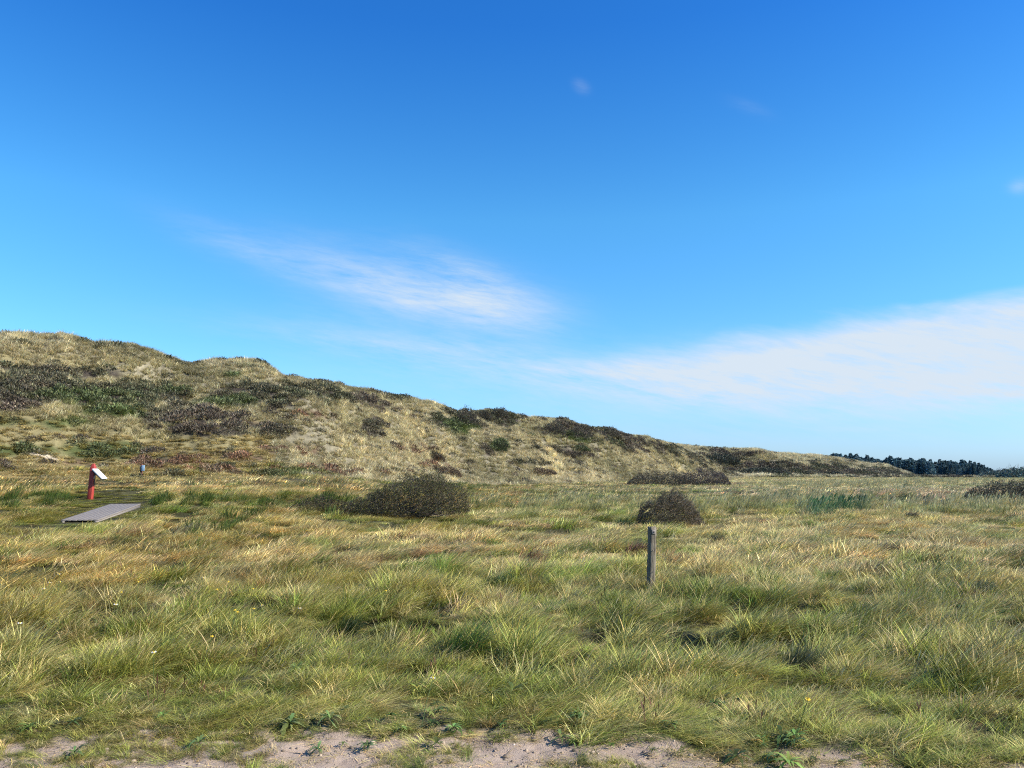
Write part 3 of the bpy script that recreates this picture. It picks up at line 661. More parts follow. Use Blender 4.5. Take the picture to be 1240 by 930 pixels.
# dune cover
def dune_pts(n, d0, d1, a0, a1, which):
    x, y = pol(n, d0, d1, a0, a1, .3); d = np.hypot(x, y); th = np.arctan2(x, y)
    if which == 1:
        f, c = np.interp(th, T1, F1), np.interp(th, T1, C1); k = (d > f - 2) & (d < c + 6) & (th < th_px(897))
    else:
        f, c = np.interp(th, T2, F2), np.interp(th, T2, C2); k = (d > f - 10) & (d < c + 15)
        f1_, c1_ = np.interp(th, T1, F1), np.interp(th, T1, C1); k &= (th > th_px(800))
    x, y = x[k], y[k]; z = terrain(x, y); return x, y, z, np.hypot(x, y)
MAR1 = lin(152, 144, 106); MAR2 = lin(208, 196, 152); MGR = lin(112, 110, 66)
for which, n, rngs, sz0 in ((1, 170000, (48, 245, -40, 17), 1.0), (2, 60000, (235, 460, 8, 40), 2.6)):
    x, y, z, d = dune_pts(n, *rngs, which); px, py, he, rd, gr, sa = cover(x, y, z)
    bare = np.clip(fbm(x, y, 3.2, 95, 3) * 1.6 - .5, 0, .7)
    keep = (rng.random(len(x)) > np.maximum.reduce([he * .80, rd * .35, sa * .9, gr * .2, bare * .5 * (px > 340)]))
    low = ((d < np.interp(np.arctan2(x, y), T1, F1) + 9) & (px < 330))   # smooth grassy foot on the left
    xx, yy, zz, dd, g_, ld = x[keep], y[keep], z[keep], d[keep], gr[keep][:, None], low[keep][:, None]
    k = np.clip(.35 + .9 * fbm(xx, yy, 9, 96, 3), 0, 1)[:, None]
    c1 = MAR1 * (1 - k) + MGR * k; c2 = MAR2 * (1 - k * .6) + MAR1 * k * .6
    c1 = c1 * (1 - g_) + lin(84, 96, 48) * g_; c2 = c2 * (1 - g_) + lin(106, 116, 62) * g_
    c1 = np.where(ld, c1 * .4 + lin(158, 146, 88) * .6, c1); c2 = np.where(ld, c2 * .5 + lin(196, 172, 106) * .5, c2)
    thx = np.arctan2(xx, yy); stk = fbm(thx * 70 + .02 * dd, dd * .035, 1.0, 298, 3)[:, None] * (1 - .7 * ld)
    j = np.exp(rng.normal(0, .20, (len(xx), 1)) + .30 * stk)
    s = sz0 * (.7 + dd / 260 if which == 1 else 1.0) * rng.uniform(.6, 1.15, len(xx)); hh = np.where(ld[:, 0], .42, .85) * s * (1 + .3 * stk[:, 0])
    scatter('marram_grass', 'marram_tuft', xx, yy, zz, np.stack([s, s, hh], 1), rng.normal(0.1, .9, len(xx)), c1 * j, c2 * j,
            'tufted pale marram grass covering the near dune slope' if which == 1 else 'pale marram grass on the distant second dune', 'marram grass')
    x, y, z, d = dune_pts(n, *rngs, which); px, py, he, rd, gr, sa = cover(x, y, z)
    
    pk = np.maximum.reduce([he, rd * .35, gr * .45, 0.03 + .08 * (fbm(x, y, 2.5, 197, 2) > .45)])
    keep = rng.random(len(x)) < pk * (.36 if which == 1 else .45); x, y, z, d, he, rd, gr = [q[keep] for q in (x, y, z, d, he, rd, gr)]
    pur = np.clip(.5 + fbm(x, y, 6, 97, 3), 0, 1)[:, None]
    cc = lin(96, 86, 72) * pur + lin(86, 86, 62) * (1 - pur)
    cc = cc * (1 - rd[:, None] * (1 - he[:, None])) + lin(122, 94, 72) * rd[:, None] * (1 - he[:, None])
    cc = cc * (1 - gr[:, None] * .75) + lin(86, 98, 58) * gr[:, None] * .75
    cc = cc * np.exp(rng.normal(0, .28, (len(x), 1)))
    s = sz0 * (.9 + d / 300 if which == 1 else 1.1) * rng.uniform(.6, 1.3, len(x))
    scatter('heather', 'heather_clump', x, y, z, np.stack([s, s, s * rng.uniform(.6, 1.2, len(x))], 1), rng.uniform(0, 6.28, len(x)), cc * .8, cc * 1.25,
            'dark heather and crowberry in patches over the near dune' if which == 1 else 'dark heather covering much of the distant dune', 'heather')

# flat heath between the second dune and the wood
x, y = pol(9000, 230, 420, 22, 40, .3); z = terrain(x, y); px, py = proj(x, y, z)
keep = (py < 580 + 1.2 * fbm(x, y, 30, 99, 2)); x, y, z = x[keep], y[keep], z[keep]
cc = lin(84, 74, 62) * np.exp(rng.normal(0, .25, (len(x), 1))); s = rng.uniform(1.8, 4, len(x)); s = np.stack([s, s, s * .3], 1)
scatter('heather', 'heather_clump', x, y, z, s, rng.uniform(0, 6.28, len(x)), cc * .8, cc * 1.2, 'low dark heath in front of the distant pine wood', 'heather')

# ------------------------------------------------------------------ shrubs
def attrs_of(t, ti, c1, c2, n):
    return {'tt': ('FLOAT', t), 'tint': ('FLOAT_VECTOR', ti), 'c1': ('FLOAT_VECTOR', np.tile(c1, (n, 1))), 'c2': ('FLOAT_VECTOR', np.tile(c2, (n, 1)))}
m, t_, p = mat_new('bark'); n_ = t_.nodes
nz = n_.new('ShaderNodeTexNoise'); nz.inputs['Scale'].default_value = 30
cr = n_.new('ShaderNodeValToRGB'); cr.color_ramp.elements[0].color = (.045, .033, .026, 1); cr.color_ramp.elements[1].color = (.15, .12, .10, 1)
t_.links.new(nz.outputs[0], cr.inputs[0]); t_.links.new(cr.outputs[0], p.inputs['Base Color']); p.inputs['Roughness'].default_value = .9
M_BARK = m
def tube(pts, rads, k=6):
    pts = np.array(pts, float); V = []; Fs = []
    for i, (p_, r_) in enumerate(zip(pts, rads)):
        d_ = pts[min(i + 1, len(pts) - 1)] - pts[max(i - 1, 0)]; d_ /= np.linalg.norm(d_)
        a_ = np.cross(d_, [.3, .9, .1]); a_ /= np.linalg.norm(a_); b_ = np.cross(d_, a_)
        for j in range(k):
            q = 2 * math.pi * j / k; V.append(p_ + r_ * (math.cos(q) * a_ + math.sin(q) * b_))
    for i in range(len(pts) - 1):
        for j in range(k): Fs.append((i * k + j, i * k + (j + 1) % k, (i + 1) * k + (j + 1) % k, (i + 1) * k + j))
    Fs.append((0, 1, 2, 3)) if k == 4 else None
    return np.array(V), np.array(Fs)
def branches(root, targets, r0, seed, name, parent):
    r = np.random.default_rng(seed); Vs = []; Fs = []; o = 0
    for tg in targets:
        p0 = np.array(root[r.integers(0, len(root))], float); tg = np.array(tg); mid = p0 * .45 + tg * .55 + np.array([-.05, 0, -.08]) * np.linalg.norm(tg - p0) + r.normal(0, .04, 3)
        pts = [p0, p0 * .75 + mid * .25 + [0, 0, .02], mid, mid * .45 + tg * .55 + r.normal(0, .03, 3), tg]
        V_, F_ = tube(pts, [r0, r0 * .8, r0 * .5, r0 * .3, r0 * .1], 5); Vs.append(V_); Fs.append(F_ + o); o += len(V_)
    return mesh_np(name, np.concatenate(Vs), np.concatenate(Fs), M_BARK, parent, smooth=True)
def bush(name, loc, W, H, Dp, prof, n, leaf, c1, c2, seed, label, cat='bush', group=None, roots=None, sweep=(.7, 0, .6), lift=0.0, nb=40, r0=.02, twig=.35, tc=(70, 60, 52), lump=(.15, .07), gp=-.3):
    """wind-clipped bush. prof(u) gives the top outline (0..1) along its length u in -1..1"""
    r = np.random.default_rng(seed); e = empty(name, loc); tag(e, label, cat, group)
    u = r.uniform(-1, 1, n * 3); v = r.uniform(-1, 1, n * 3); ww = r.random(n * 3) ** .55
    top = prof(u); side = np.sqrt(np.clip(top, 0, 1)); keep = (np.abs(v) < side) & (top > .03)
    u, v, ww, top, side = [q[keep][:n] for q in (u, v, ww, top, side)]
    cap = np.sqrt(np.clip(1 - (v / np.maximum(side, .01)) ** 2, 0, 1)) * .8 + .2 * (1 - np.abs(v))
    lumps = 1 + lump[0] * fbm(u * 4, v * 3 + seed, 1.0, seed, 3) + lump[1] * fbm(u * 14, v * 9 + seed, 1.0, seed, 2)
    zt = H * top * cap * lumps; zb = lift * (0.4 + .6 * cap) * H * top * .5
    P = np.stack([u * W / 2, v * Dp / 2, zb + (zt - zb) * ww], 1) + r.normal(0, .02, (len(u), 3))
    gap = fbm(P[:, 0], P[:, 2] + P[:, 1], .22 * max(H, .6), seed + 3, 3)
    k = (gap > gp) | (ww < .35); P = P[k]; ww = ww[k]
    D = np.array(sweep) + np.stack([u[k] * .5, v[k] * .7, ww * .3], 1) + r.normal(0, .55, P.shape)
    Q = quads(P, D, r.uniform(.7, 1.5, len(P)) * leaf, r.uniform(.35, .7, len(P)) * leaf, r, .35, np.clip((ww - .3) * 1.4, 0, 1) * r.random(len(P)))
    # colour drifts along the bush: greyer bare twigs at windward, leafier at lee
    QL = Q
    # fine bare shoots sticking out of the outline
    m_ = int(n * twig / 4); i = r.integers(0, len(P), m_ * 2); i = i[ww[i] > .6][:m_]
    D2 = np.array(sweep) + r.normal(0, .3, (len(i), 3))
    Q = quads(P[i], D2, r.uniform(2.0, 4.5, len(i)) * leaf, np.full(len(i), leaf * .18), r, .3)
    tcc = lin(*tc); V_, F_, T_, I_ = join([QL, Q]); nl, ns = len(QL[0]), len(Q[0])
    mesh_np('foliage', V_, F_, M_LEAF, e, attrs={'tt': ('FLOAT', T_), 'tint': ('FLOAT_VECTOR', I_), 'c1': ('FLOAT_VECTOR', np.concatenate([np.tile(c1, (nl, 1)), np.tile(tcc * .8, (ns, 1))])),
            'c2': ('FLOAT_VECTOR', np.concatenate([np.tile(c2, (nl, 1)), np.tile(tcc * 1.2, (ns, 1))]))})
    rts = roots if roots is not None else [(x_, 0, -.05) for x_ in np.linspace(-W * .3, W * .3, 6)]
    tg = P[r.integers(0, len(P), nb)]
    branches(rts, tg, r0, seed + 5, 'branches', e)
    return e
def prof_big(u):   # long tail at the left rising to a round head at the right
    t = (u + 1) / 2; a = np.where(t < .72, .26 + .74 * sstep(-.05, .72, t) ** .95, np.sqrt(np.clip(1 - ((t - .72) / .29) ** 2, 0, 1)) )
    return np.clip(a, 0, 1) * sstep(0, .06, t)
def prof_dome(u): return np.sqrt(np.clip(1 - u * u, 0, 1))
def prof_lee(u):
    t = (u + 1) / 2; return np.clip(np.where(t < .5, np.sin(t * np.pi) ** .7, np.sqrt(np.clip(1 - ((t - .5) / .5) ** 2.4, 0, 1))), 0, 1)
def prof_round(u): return np.clip(1 - np.abs(u * .96 + .04) ** 2.5, 0, 1) ** .55 * (1 - .25 * sstep(.1, 1, u))
def bloc(px, py):
    q = at(px, py); return np.array(q)
def sz(px_len, loc): return px_len * math.hypot(loc[0], loc[1]) / F
l = bloc(488, 629); l_ = (l[0], l[1] + .5, hz(l[0], l[1] + .5))
bush('windswept_bush', l_, sz(152, l), sz(56, l), 2.4, prof_big, 36000, .042, lin(72, 66, 46), lin(122, 122, 64), 11, 'large dark windswept bush with a long low tail to its left', nb=90, r0=.022, twig=1.2, tc=(100, 90, 76), gp=-.26, lump=(.17, .12))
l = bloc(384, 622); bush('bush', (l[0], l[1] + .4, hz(l[0], l[1] + .4)), sz(80, l), sz(19, l), 1.3, prof_lee, 5500, .045, lin(66, 58, 46), lin(104, 96, 66), 12, 'low scrubby bush left of the large windswept bush', nb=20, r0=.012)
l = bloc(812, 640); lx = sz(74, l)
bush('windswept_bush', (l[0] - .02, l[1], hz(l[0], l[1])), lx, sz(43, l), lx * .8, prof_round, 13000, .036, lin(84, 74, 54), lin(128, 120, 76), 19, 'round leaning bush on a thin bare trunk behind the fence post', nb=60, r0=.014,
     roots=[(-lx * .43, 0, -.05), (-lx * .40, .03, -.05), (-lx * .42, -.03, -.05)], lift=.45, sweep=(.9, 0, .45), twig=3.5, tc=(112, 100, 82), lump=(.10, .20), gp=-.12)
# low dark thickets at the foot of the dune and at the right edge
l = bloc(808, 588); bush('thicket', (l[0], l[1] + 3, hz(l[0], l[1] + 3)), sz(86, l), sz(18, l), 5, prof_dome, 11000, .12, lin(82, 76, 62), lin(120, 112, 88), 14, 'low dark rounded thicket at the dune foot, left of the pair', nb=20, r0=.03)
l = bloc(858, 588); bush('thicket', (l[0], l[1] + 2.5, hz(l[0], l[1] + 2.5)), sz(60, l), sz(20, l), 5, prof_dome, 9000, .12, lin(88, 78, 70), lin(120, 108, 94), 15, 'low greyish purple thicket at the dune foot, right of the pair', nb=20, r0=.03)
l = bloc(1240, 607); bush('thicket', (l[0] + .6, l[1] + 1.5, hz(l[0] + .6, l[1] + 1.5)), sz(104, l), sz(21, l), 3.4, prof_dome, 15000, .075, lin(80, 76, 58), lin(118, 112, 84), 16, 'broad olive brown thicket cut by the right edge of the view', nb=20, r0=.03)
# shrubs on the dune
DS = [(562, 514, 34, 22, 'dark shrub on the dune crest, biggest of the crest shrubs'), (604, 506, 24, 15, 'twiggy dark shrub jutting above the crest line near the middle'),
      (584, 508, 22, 12, 'small dark shrub between two bigger crest shrubs'), (604, 545, 20, 13, 'dark green shrub halfway down the slope below the crest shrubs'),
      (668, 526, 34, 18, 'dark shrub in the hollow under the crest, middle of the ridge'), (700, 529, 36, 16, 'broad dark shrub on the ridge beside the sandy gully'),
      (712, 518, 30, 10, 'flat dark shrub capping the ridge top'), (738, 528, 26, 12, 'olive shrub at the brow where the ridge starts to fall'),
      (528, 558, 20, 10, 'grey brown shrub low on the slope above the large bush'), (536, 576, 44, 14, 'brown heathery shrub at the dune foot behind the large bush'),
      (700, 545, 28, 8, 'low green shrub under the broad ridge shrub'), (650, 573, 46, 8, 'low dull thicket where the dune meets the pale meadow')]
for i, (px, py, wd, ht, lb) in enumerate(DS):
    l = bloc(px, py); D_ = math.hypot(l[0], l[1]); W_ = wd * D_ / F; H_ = ht * D_ / F
    gcol = (lin(72, 82, 54), lin(104, 114, 70)) if 'green' in lb else ((lin(96, 80, 64), lin(132, 114, 88)) if 'brown' in lb or 'dull' in lb else (lin(72, 68, 58), lin(108, 104, 80)))
    bush('shrub', (l[0], l[1], l[2] - .2), W_, H_, W_ * .7, prof_lee, 3200, .13, gcol[0], gcol[1], 30 + i, lb, 'shrub', nb=14, r0=.03, twig=.5)
# second dune bushes
for i, (px, py, wd, ht, lb) in enumerate([(872, 562, 44, 14, 'dark bush in the saddle between the two dunes'), (925, 576, 60, 11, 'long green bush along the foot of the second dune'), (1002, 577, 60, 6, 'low dark bush at the far end of the second dune')]):
    l = bloc(px, py); D_ = math.hypot(l[0], l[1])
    bush('thicket', (l[0], l[1], l[2] - .5), wd * D_ / F, ht * D_ / F, 14, prof_dome, 5000, .45, lin(58, 62, 50), lin(80, 86, 64), 60 + i, lb, 'thicket', nb=10, r0=.06)
# tussocks standing out of the meadow
def tussock(px, py, wpx, hpx, c1, c2, seed, lb):
    l = bloc(px, py); D_ = math.hypot(l[0], l[1]); W_ = wpx * D_ / F; H_ = 1.55 * hpx * D_ / F
    B = blades(int(330), W_ * .36, (H_ * .9, H_ * 1.5), .014 * D_ / 14, (10, 50), (25, 60), 40, seed, 5, .3)
    V_ = B[0]; e = tag(mesh_np('grass_tussock', V_, B[1], M_LEAF, attrs=attrs_of(B[2], B[3], c1, c2, len(V_))), lb, 'tussock'); e.location = (l[0], l[1], l[2])
tussock(768, 671, 34, 12, lin(64, 40, 32), lin(142, 98, 76), 81, 'reddish brown tussock just left of the fence post')
tussock(638, 686, 40, 20, lin(84, 56, 38), lin(172, 134, 92), 82, 'rusty tussock leaning over a dark gap in mid field')
tussock(1070, 671, 24, 11, lin(60, 50, 38), lin(100, 84, 62), 83, 'small dark brown tussock alone in the right part of the field')
tussock(1012, 664, 14, 7, lin(84, 64, 48), lin(136, 112, 84), 84, 'tiny brown tuft left of the small dark tussock')
tussock(865, 658, 22, 9, lin(70, 66, 40), lin(118, 110, 66), 85, 'olive tussock right of the round leaning bush')
tussock(752, 637, 26, 7, lin(50, 68, 40), lin(72, 96, 50), 86, 'dark green tuft left of the round leaning bush')
tussock(228, 648, 50, 12, lin(82, 84, 62), lin(170, 160, 116), 87, 'grey green tussock on the slope in front of the boardwalk')
tussock(1100, 630, 22, 8, lin(84, 76, 56), lin(130, 118, 84), 88, 'dull tussock at the edge of the right hand reed band')
tussock(1128, 690, 20, 9, lin(58, 62, 36), lin(88, 92, 50), 90, 'small dark green tussock low in the right part of the field')
tussock(1185, 720, 34, 14, lin(54, 66, 34), lin(84, 100, 48), 91, 'dark green tussock near the right edge below the reed band')
tussock(600, 712, 50, 16, lin(50, 66, 34), lin(88, 108, 48), 92, 'dark green tussock left of the fence post foot')
tussock(960, 812, 46, 26, lin(60, 70, 40), lin(112, 112, 68), 93, 'dull tussock in the right foreground')
tussock(415, 770, 30, 22, lin(40, 52, 28), lin(70, 86, 38), 94, 'dark tussock in a shaded gap of the left foreground')
tussock(555, 800, 60, 40, lin(60, 84, 36), lin(90, 116, 46), 89, 'dark green tussock arching over its own shade in the foreground')

# ------------------------------------------------------------------ distant pine wood
def pine(seed, H=11.0, W=4.4, rounded=.4):
    r = np.random.default_rng(seed); n = 900
    t = r.random(n) ** .9; zz = H * (.12 + .88 * t)
    rr = W * .5 * ((1 - t) ** (1.0 - .5 * rounded)) * (1 + .25 * np.sin(t * 40 + seed)) * np.sqrt(r.random(n)) * 1.1; th = r.random(n) * 6.283
    rr *= 1 + .25 * np.sin(th * 3 + seed)
    P = np.stack([rr * np.cos(th), rr * np.sin(th), zz], 1)
    D = np.stack([np.cos(th), np.sin(th), r.normal(.1, .3, n)], 1)
    return quads(P, D, r.uniform(.7, 1.5, n), r.uniform(.3, .7, n), r, .25)
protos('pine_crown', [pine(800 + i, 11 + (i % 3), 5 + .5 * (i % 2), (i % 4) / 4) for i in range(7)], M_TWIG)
n = 1800
px = rng.uniform(985, 1330, n); D_ = rng.uniform(560, 720, n)
th = np.arctan((px - 620) / F); x, y = D_ * np.sin(th), D_ * np.cos(th); z = terrain(x, y) - .5
skl = np.interp(px, [985, 1028, 1060, 1100, 1130, 1150, 1175, 1190, 1200, 1215, 1225, 1235, 1330], [556, 555, 558, 559, 561.5, 561.5, 563, 567, 570.5, 569.5, 572, 570.5, 568])
hreq = (EYE + D_ * (570.5 - skl) / F - z); s = np.clip(hreq / 12.6, .2, 2) * np.where(rng.random(n) < .12, rng.uniform(1.02, 1.16, n), rng.uniform(.68, .98, n))
cc = lin(90, 114, 116) * np.exp(rng.normal(0, .2, (n, 1)))  # needle colour lightened and blued: distance haze painted in, own green is darker
for px_, wd, dd, top, lb in ((1236, 44, 330, 568.5, 'dark rounded grove at the right end of the horizon'), (1206, 34, 380, 571.5, 'low dark grove between the pine wood and the right edge')):
    x_, y_, z_ = at_d(px_, dd)
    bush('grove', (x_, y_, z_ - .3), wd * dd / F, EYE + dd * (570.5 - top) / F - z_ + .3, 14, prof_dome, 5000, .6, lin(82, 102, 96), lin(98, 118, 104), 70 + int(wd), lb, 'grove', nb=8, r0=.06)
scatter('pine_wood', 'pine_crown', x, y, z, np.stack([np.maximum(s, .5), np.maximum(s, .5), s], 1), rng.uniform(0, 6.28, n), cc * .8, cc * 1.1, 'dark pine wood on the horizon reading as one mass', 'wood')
def pine_thing(loc, s, seed, lb, grp):
    e = empty('pine_tree', loc); tag(e, lb, 'tree', grp); Q = pine(seed, 8, 4.2, .3)
    c = lin(70, 88, 72); o = mesh_np('crown', Q[0], Q[1], M_LEAF, e, attrs=attrs_of(Q[2], Q[3], c * .8, c * 1.1, len(Q[0])))
    V_, F_ = tube([(0, 0, -.5), (0.05, 0, 3), (0, 0, 7)], [.22, .16, .04], 7); mesh_np('trunk', V_, F_, M_BARK, e, smooth=True)
    e.scale = (s, s, s)
for i, (px, py) in enumerate([(963, 549.5), (972, 551.5), (982, 552), (990, 552.5), (1000, 553.5)]):
    x_, y_, z_ = at_d(px, 470); top = EYE + 470 * (570.5 - py) / F
    pine_thing((x_, y_, z_ - .3), max(.35, (top - z_) / 8.6), 900 + i, ['leftmost small pine above the second dune crest', 'second pine from the left above the second dune crest', 'middle one of five small pines above the dune crest', 'fourth pine from the left above the second dune crest', 'small pine nearest to the wood above the dune crest'][i], 'lone pines behind the second dune')

# ------------------------------------------------------------------ built things
def box(cx, cy, cz, sx, sy, sz_):
    V_ = np.array([[x_, y_, z_] for z_ in (-1, 1) for y_ in (-1, 1) for x_ in (-1, 1)], float) * [sx / 2, sy / 2, sz_ / 2] + [cx, cy, cz]
    return V_, np.array([(0, 2, 3, 1), (4, 5, 7, 6), (0, 1, 5, 4), (2, 6, 7, 3), (0, 4, 6, 2), (1, 3, 7, 5)])
def bevel(o, w_=.005, s=2):
    b = o.modifiers.new('bevel', 'BEVEL'); b.width = w_; b.segments = s; b.limit_method = 'ANGLE'
def wood_mat(name, ca, cb, sx=(6, 6, .8), rough=.85, scale=9, bump=.4):
    m, t, p = mat_new(name); n = t.nodes; L = t.links
    tcn = n.new('ShaderNodeTexCoord'); mp = n.new('ShaderNodeMapping'); mp.inputs['Scale'].default_value = sx; L.new(tcn.outputs['Object'], mp.inputs[0])
    nz = n.new('ShaderNodeTexNoise'); nz.inputs['Scale'].default_value = scale; nz.inputs['Detail'].default_value = 8; nz.inputs['Roughness'].default_value = .7; L.new(mp.outputs[0], nz.inputs['Vector'])
    cr = n.new('ShaderNodeValToRGB'); cr.color_ramp.elements[0].position = .32; cr.color_ramp.elements[1].position = .68
    cr.color_ramp.elements[0].color = (*ca, 1); cr.color_ramp.elements[1].color = (*cb, 1)
    L.new(nz.outputs[0], cr.inputs[0]); L.new(cr.outputs[0], p.inputs['Base Color']); p.inputs['Roughness'].default_value = rough
    bp = n.new('ShaderNodeBump'); bp.inputs['Strength'].default_value = bump; bp.inputs['Distance'].default_value = .01; L.new(nz.outputs[0], bp.inputs['Height']); L.new(bp.outputs[0], p.inputs['Normal'])
    return m
M_POST = wood_mat('weathered_post', (.06, .046, .030), (.27, .23, .16), (8, 8, 1.0), .9, 6, .9)
M_BOARD = wood_mat('grey_boards', (.13, .108, .09), (.27, .235, .20), (.8, 8, 8), .8, 6, .5)
M_RED = wood_mat('red_paint', (.27, .028, .02), (.44, .06, .04), (5, 5, 1), .55, 5, .2)
M_WHITE = wood_mat('white_panel', (.72, .72, .70), (.84, .84, .82), (3, 3, 3), .4, 3, .05)
M_BLACK = wood_mat('dark_bracket', (.02, .02, .022), (.05, .05, .05), (3, 3, 3), .5, 3, .05)
M_BROWN = wood_mat('brown_post', (.10, .035, .025), (.20, .07, .045), (5, 5, 1), .7, 5, .2)
M_BLUE = wood_mat('blue_plate', (.25, .42, .58), (.38, .54, .68), (3, 3, 3), .4, 3, .05)
M_RUST = wood_mat('rusty_metal', (.18, .13, .10), (.42, .38, .33), (9, 9, 9), .7, 5, .3)

# fence post
l = inv_flat(787, 716); l = (l[0], l[1], hz(*l)); Dp = math.hypot(l[0], l[1]); hp = 79 * l[1] / F
e = empty('fence_post', l, R(12)); tag(e, 'weathered grey wooden fence post standing alone in the grass', 'fence post')
Vp = []; Fp = []; K = 22; Q = 16
r_ = np.random.default_rng(5)
for i in range(K + 1):
    t = i / K; z_ = -.25 + (hp + .25) * t
    for j in range(Q):
        a_ = 2 * math.pi * j / Q; sq = 1 / max(abs(math.cos(a_)), abs(math.sin(a_))); rad_ = .052 * (sq * .72 + .28 * 1.1)
        rad_ *= 1 + .05 * math.sin(j * 2.4 + 1) + .035 * r_.normal() * (1 if j % 3 else 1.8)
        Vp.append((rad_ * math.cos(a_) + t * .055, rad_ * math.sin(a_) * .95, z_ + (0.012 * math.sin(j * 1.3) if i == K else 0)))
for i in range(K):
    for j in range(Q): Fp.append((i * Q + j, i * Q + (j + 1) % Q, (i + 1) * Q + (j + 1) % Q, (i + 1) * Q + j))
o_ = len(Vp)
for j in range(Q):
    a_ = 2 * math.pi * j / Q; Vp.append((.02 * math.cos(a_) + .055, .02 * math.sin(a_), hp - .012))
for j in range(Q): Fp.append((K * Q + j, K * Q + (j + 1) % Q, o_ + (j + 1) % Q, o_ + j))
for j in range(0, Q // 2 - 1): Fp.append((o_ + j, o_ + j + 1, o_ + Q - 2 - j, o_ + Q - 1 - j))
mesh_np('post', Vp, Fp, M_POST, e)
# worn notch plate and staples near the top
V_, F_ = box(.055, -.052, hp - .07, .055, .012, .065); bevel(mesh_np('metal_plate', V_, F_, M_RUST, e), .004)
V_, F_ = tube([(.055, -.056, hp - .07), (.055, -.066, hp - .07)], [.012, .010], 10); mesh_np('bolt', V_, F_, M_BLACK, e)
for zz in (.32, .62):
    V_, F_ = tube([(.02, -.048, zz), (.02, -.066, zz + .005), (.045, -.066, zz + .02), (.045, -.048, zz + .025)], [.003] * 4, 6); mesh_np('staple', V_, F_, M_RUST, e)

# red information post
l = at(109, 605); D_ = l[1]; hp = 43 * D_ / F
e = empty('information_post', (l[0], l[1], l[2]), R(0)); tag(e, 'red painted post with a sloping white panel beside the boardwalk', 'sign post')
w_ = 4.2 * D_ / F
o = []
V_ = []; zs = [(-.3, 1), (hp * .90, 1), (hp, .38)]
V_ = [(sx * w_ / 2 * (k if q == 0 else k) + z_ / hp * .055, sy * w_ / 2 * k, z_) for z_, k in zs for q, (sx, sy) in enumerate([(-1, -1), (1, -1), (1, 1), (-1, 1)])]
F_ = [(0, 3, 2, 1)] + [(4 * a_ + b_, 4 * a_ + (b_ + 1) % 4, 4 * a_ + 4 + (b_ + 1) % 4, 4 * a_ + 4 + b_) for a_ in (0, 1) for b_ in range(4)] + [(8, 9, 10, 11)]
V_ = np.array(V_); V_[:, :2] = V_[:, :2] * np.array([1.25, 1.25]); bevel(mesh_np('post', V_, F_, M_RED, e), .008)
# sloping panel on the right side of the post
sx0 = .10; L_ = 13.5 * D_ / F * 1.25; an = R(-43)
pan = bpy.data.objects.new('panel_pivot', None); bpy.data.objects.remove(pan)
c_, s_ = math.cos(an), math.sin(an)
def rotp(V_, org):
    V_ = np.array(V_); return np.stack([org[0] + V_[:, 0] * c_ - V_[:, 2] * s_, org[1] + V_[:, 1], org[2] + V_[:, 0] * s_ + V_[:, 2] * c_], 1)
org = (sx0 + .02, -.02, hp * .835)
V_, F_ = box(L_ / 2, 0, .02, L_, .42, .05); bevel(mesh_np('panel', rotp(V_, org), F_, M_WHITE, e), .006)
V_, F_ = box(L_ / 2 + .01, 0, -.03, L_ - .03, .38, .03); mesh_np('panel_backing', rotp(V_, org), F_, M_BLACK, e)
V_, F_ = box(sx0 + .02, -.0, hp * .62, .035, .06, hp * .40); bevel(mesh_np('bracket', V_, F_, M_BLACK, e), .004)
V_, F_ = box(sx0 + .025, -.045, hp * .62, .05, .012, .13); mesh_np('small_plate', V_, F_, M_WHITE, e)

# small blue marker further up the slope
l = at(171, 579); D_ = l[1]; hp = 17 * D_ / F
e = empty('marker_post', (l[0], l[1], l[2])); tag(e, 'thin dark marker post with a pale blue plate at the dune foot', 'marker post')
V_, F_ = box(0, 0, hp / 2 - .15, .10, .10, hp + .3); bevel(mesh_np('post', V_, F_, M_BROWN, e), .01)
V_, F_ = box(.11, -.07, hp * .70, .17, .03, hp * .40); bevel(mesh_np('plate', V_, F_, M_BLUE, e), .01)
V_, F_ = box(-.02, -.065, hp * .62, .09, .03, hp * .40); mesh_np('plate_edge', V_, F_, M_BLACK, e)

# boardwalk
e = empty('boardwalk', (bw_c[0], bw_c[1], 0), bw_ang); tag(e, 'short grey wooden boardwalk crossing the ditch near the red post', 'boardwalk')
za, zb = BWa[2] + .07, BWb[2] + .07; zc = (za + zb) / 2; tilt = math.atan2(zb - za, bw_len)
npl = 7; wpl = 1.04 / npl
for k in range(npl):
    v_ = -.52 + wpl * (k + .5); V_, F_ = box(0, v_, 0, bw_len + random.uniform(-.04, .04), wpl - .012, .04)
    V_ = np.stack([V_[:, 0] * math.cos(tilt) - V_[:, 2] * math.sin(tilt), V_[:, 1], zc + V_[:, 0] * math.sin(tilt) + V_[:, 2] * math.cos(tilt)], 1)
    bevel(mesh_np('plank', V_, F_, M_BOARD, e), .004)
for s_2 in (-.46, .46):
    V_, F_ = box(0, s_2, -.09, bw_len, .08, .14)
    V_ = np.stack([V_[:, 0] * math.cos(tilt) - V_[:, 2] * math.sin(tilt), V_[:, 1], zc + V_[:, 0] * math.sin(tilt) + V_[:, 2] * math.cos(tilt)], 1)
    mesh_np('beam', V_, F_, M_BOARD, e)

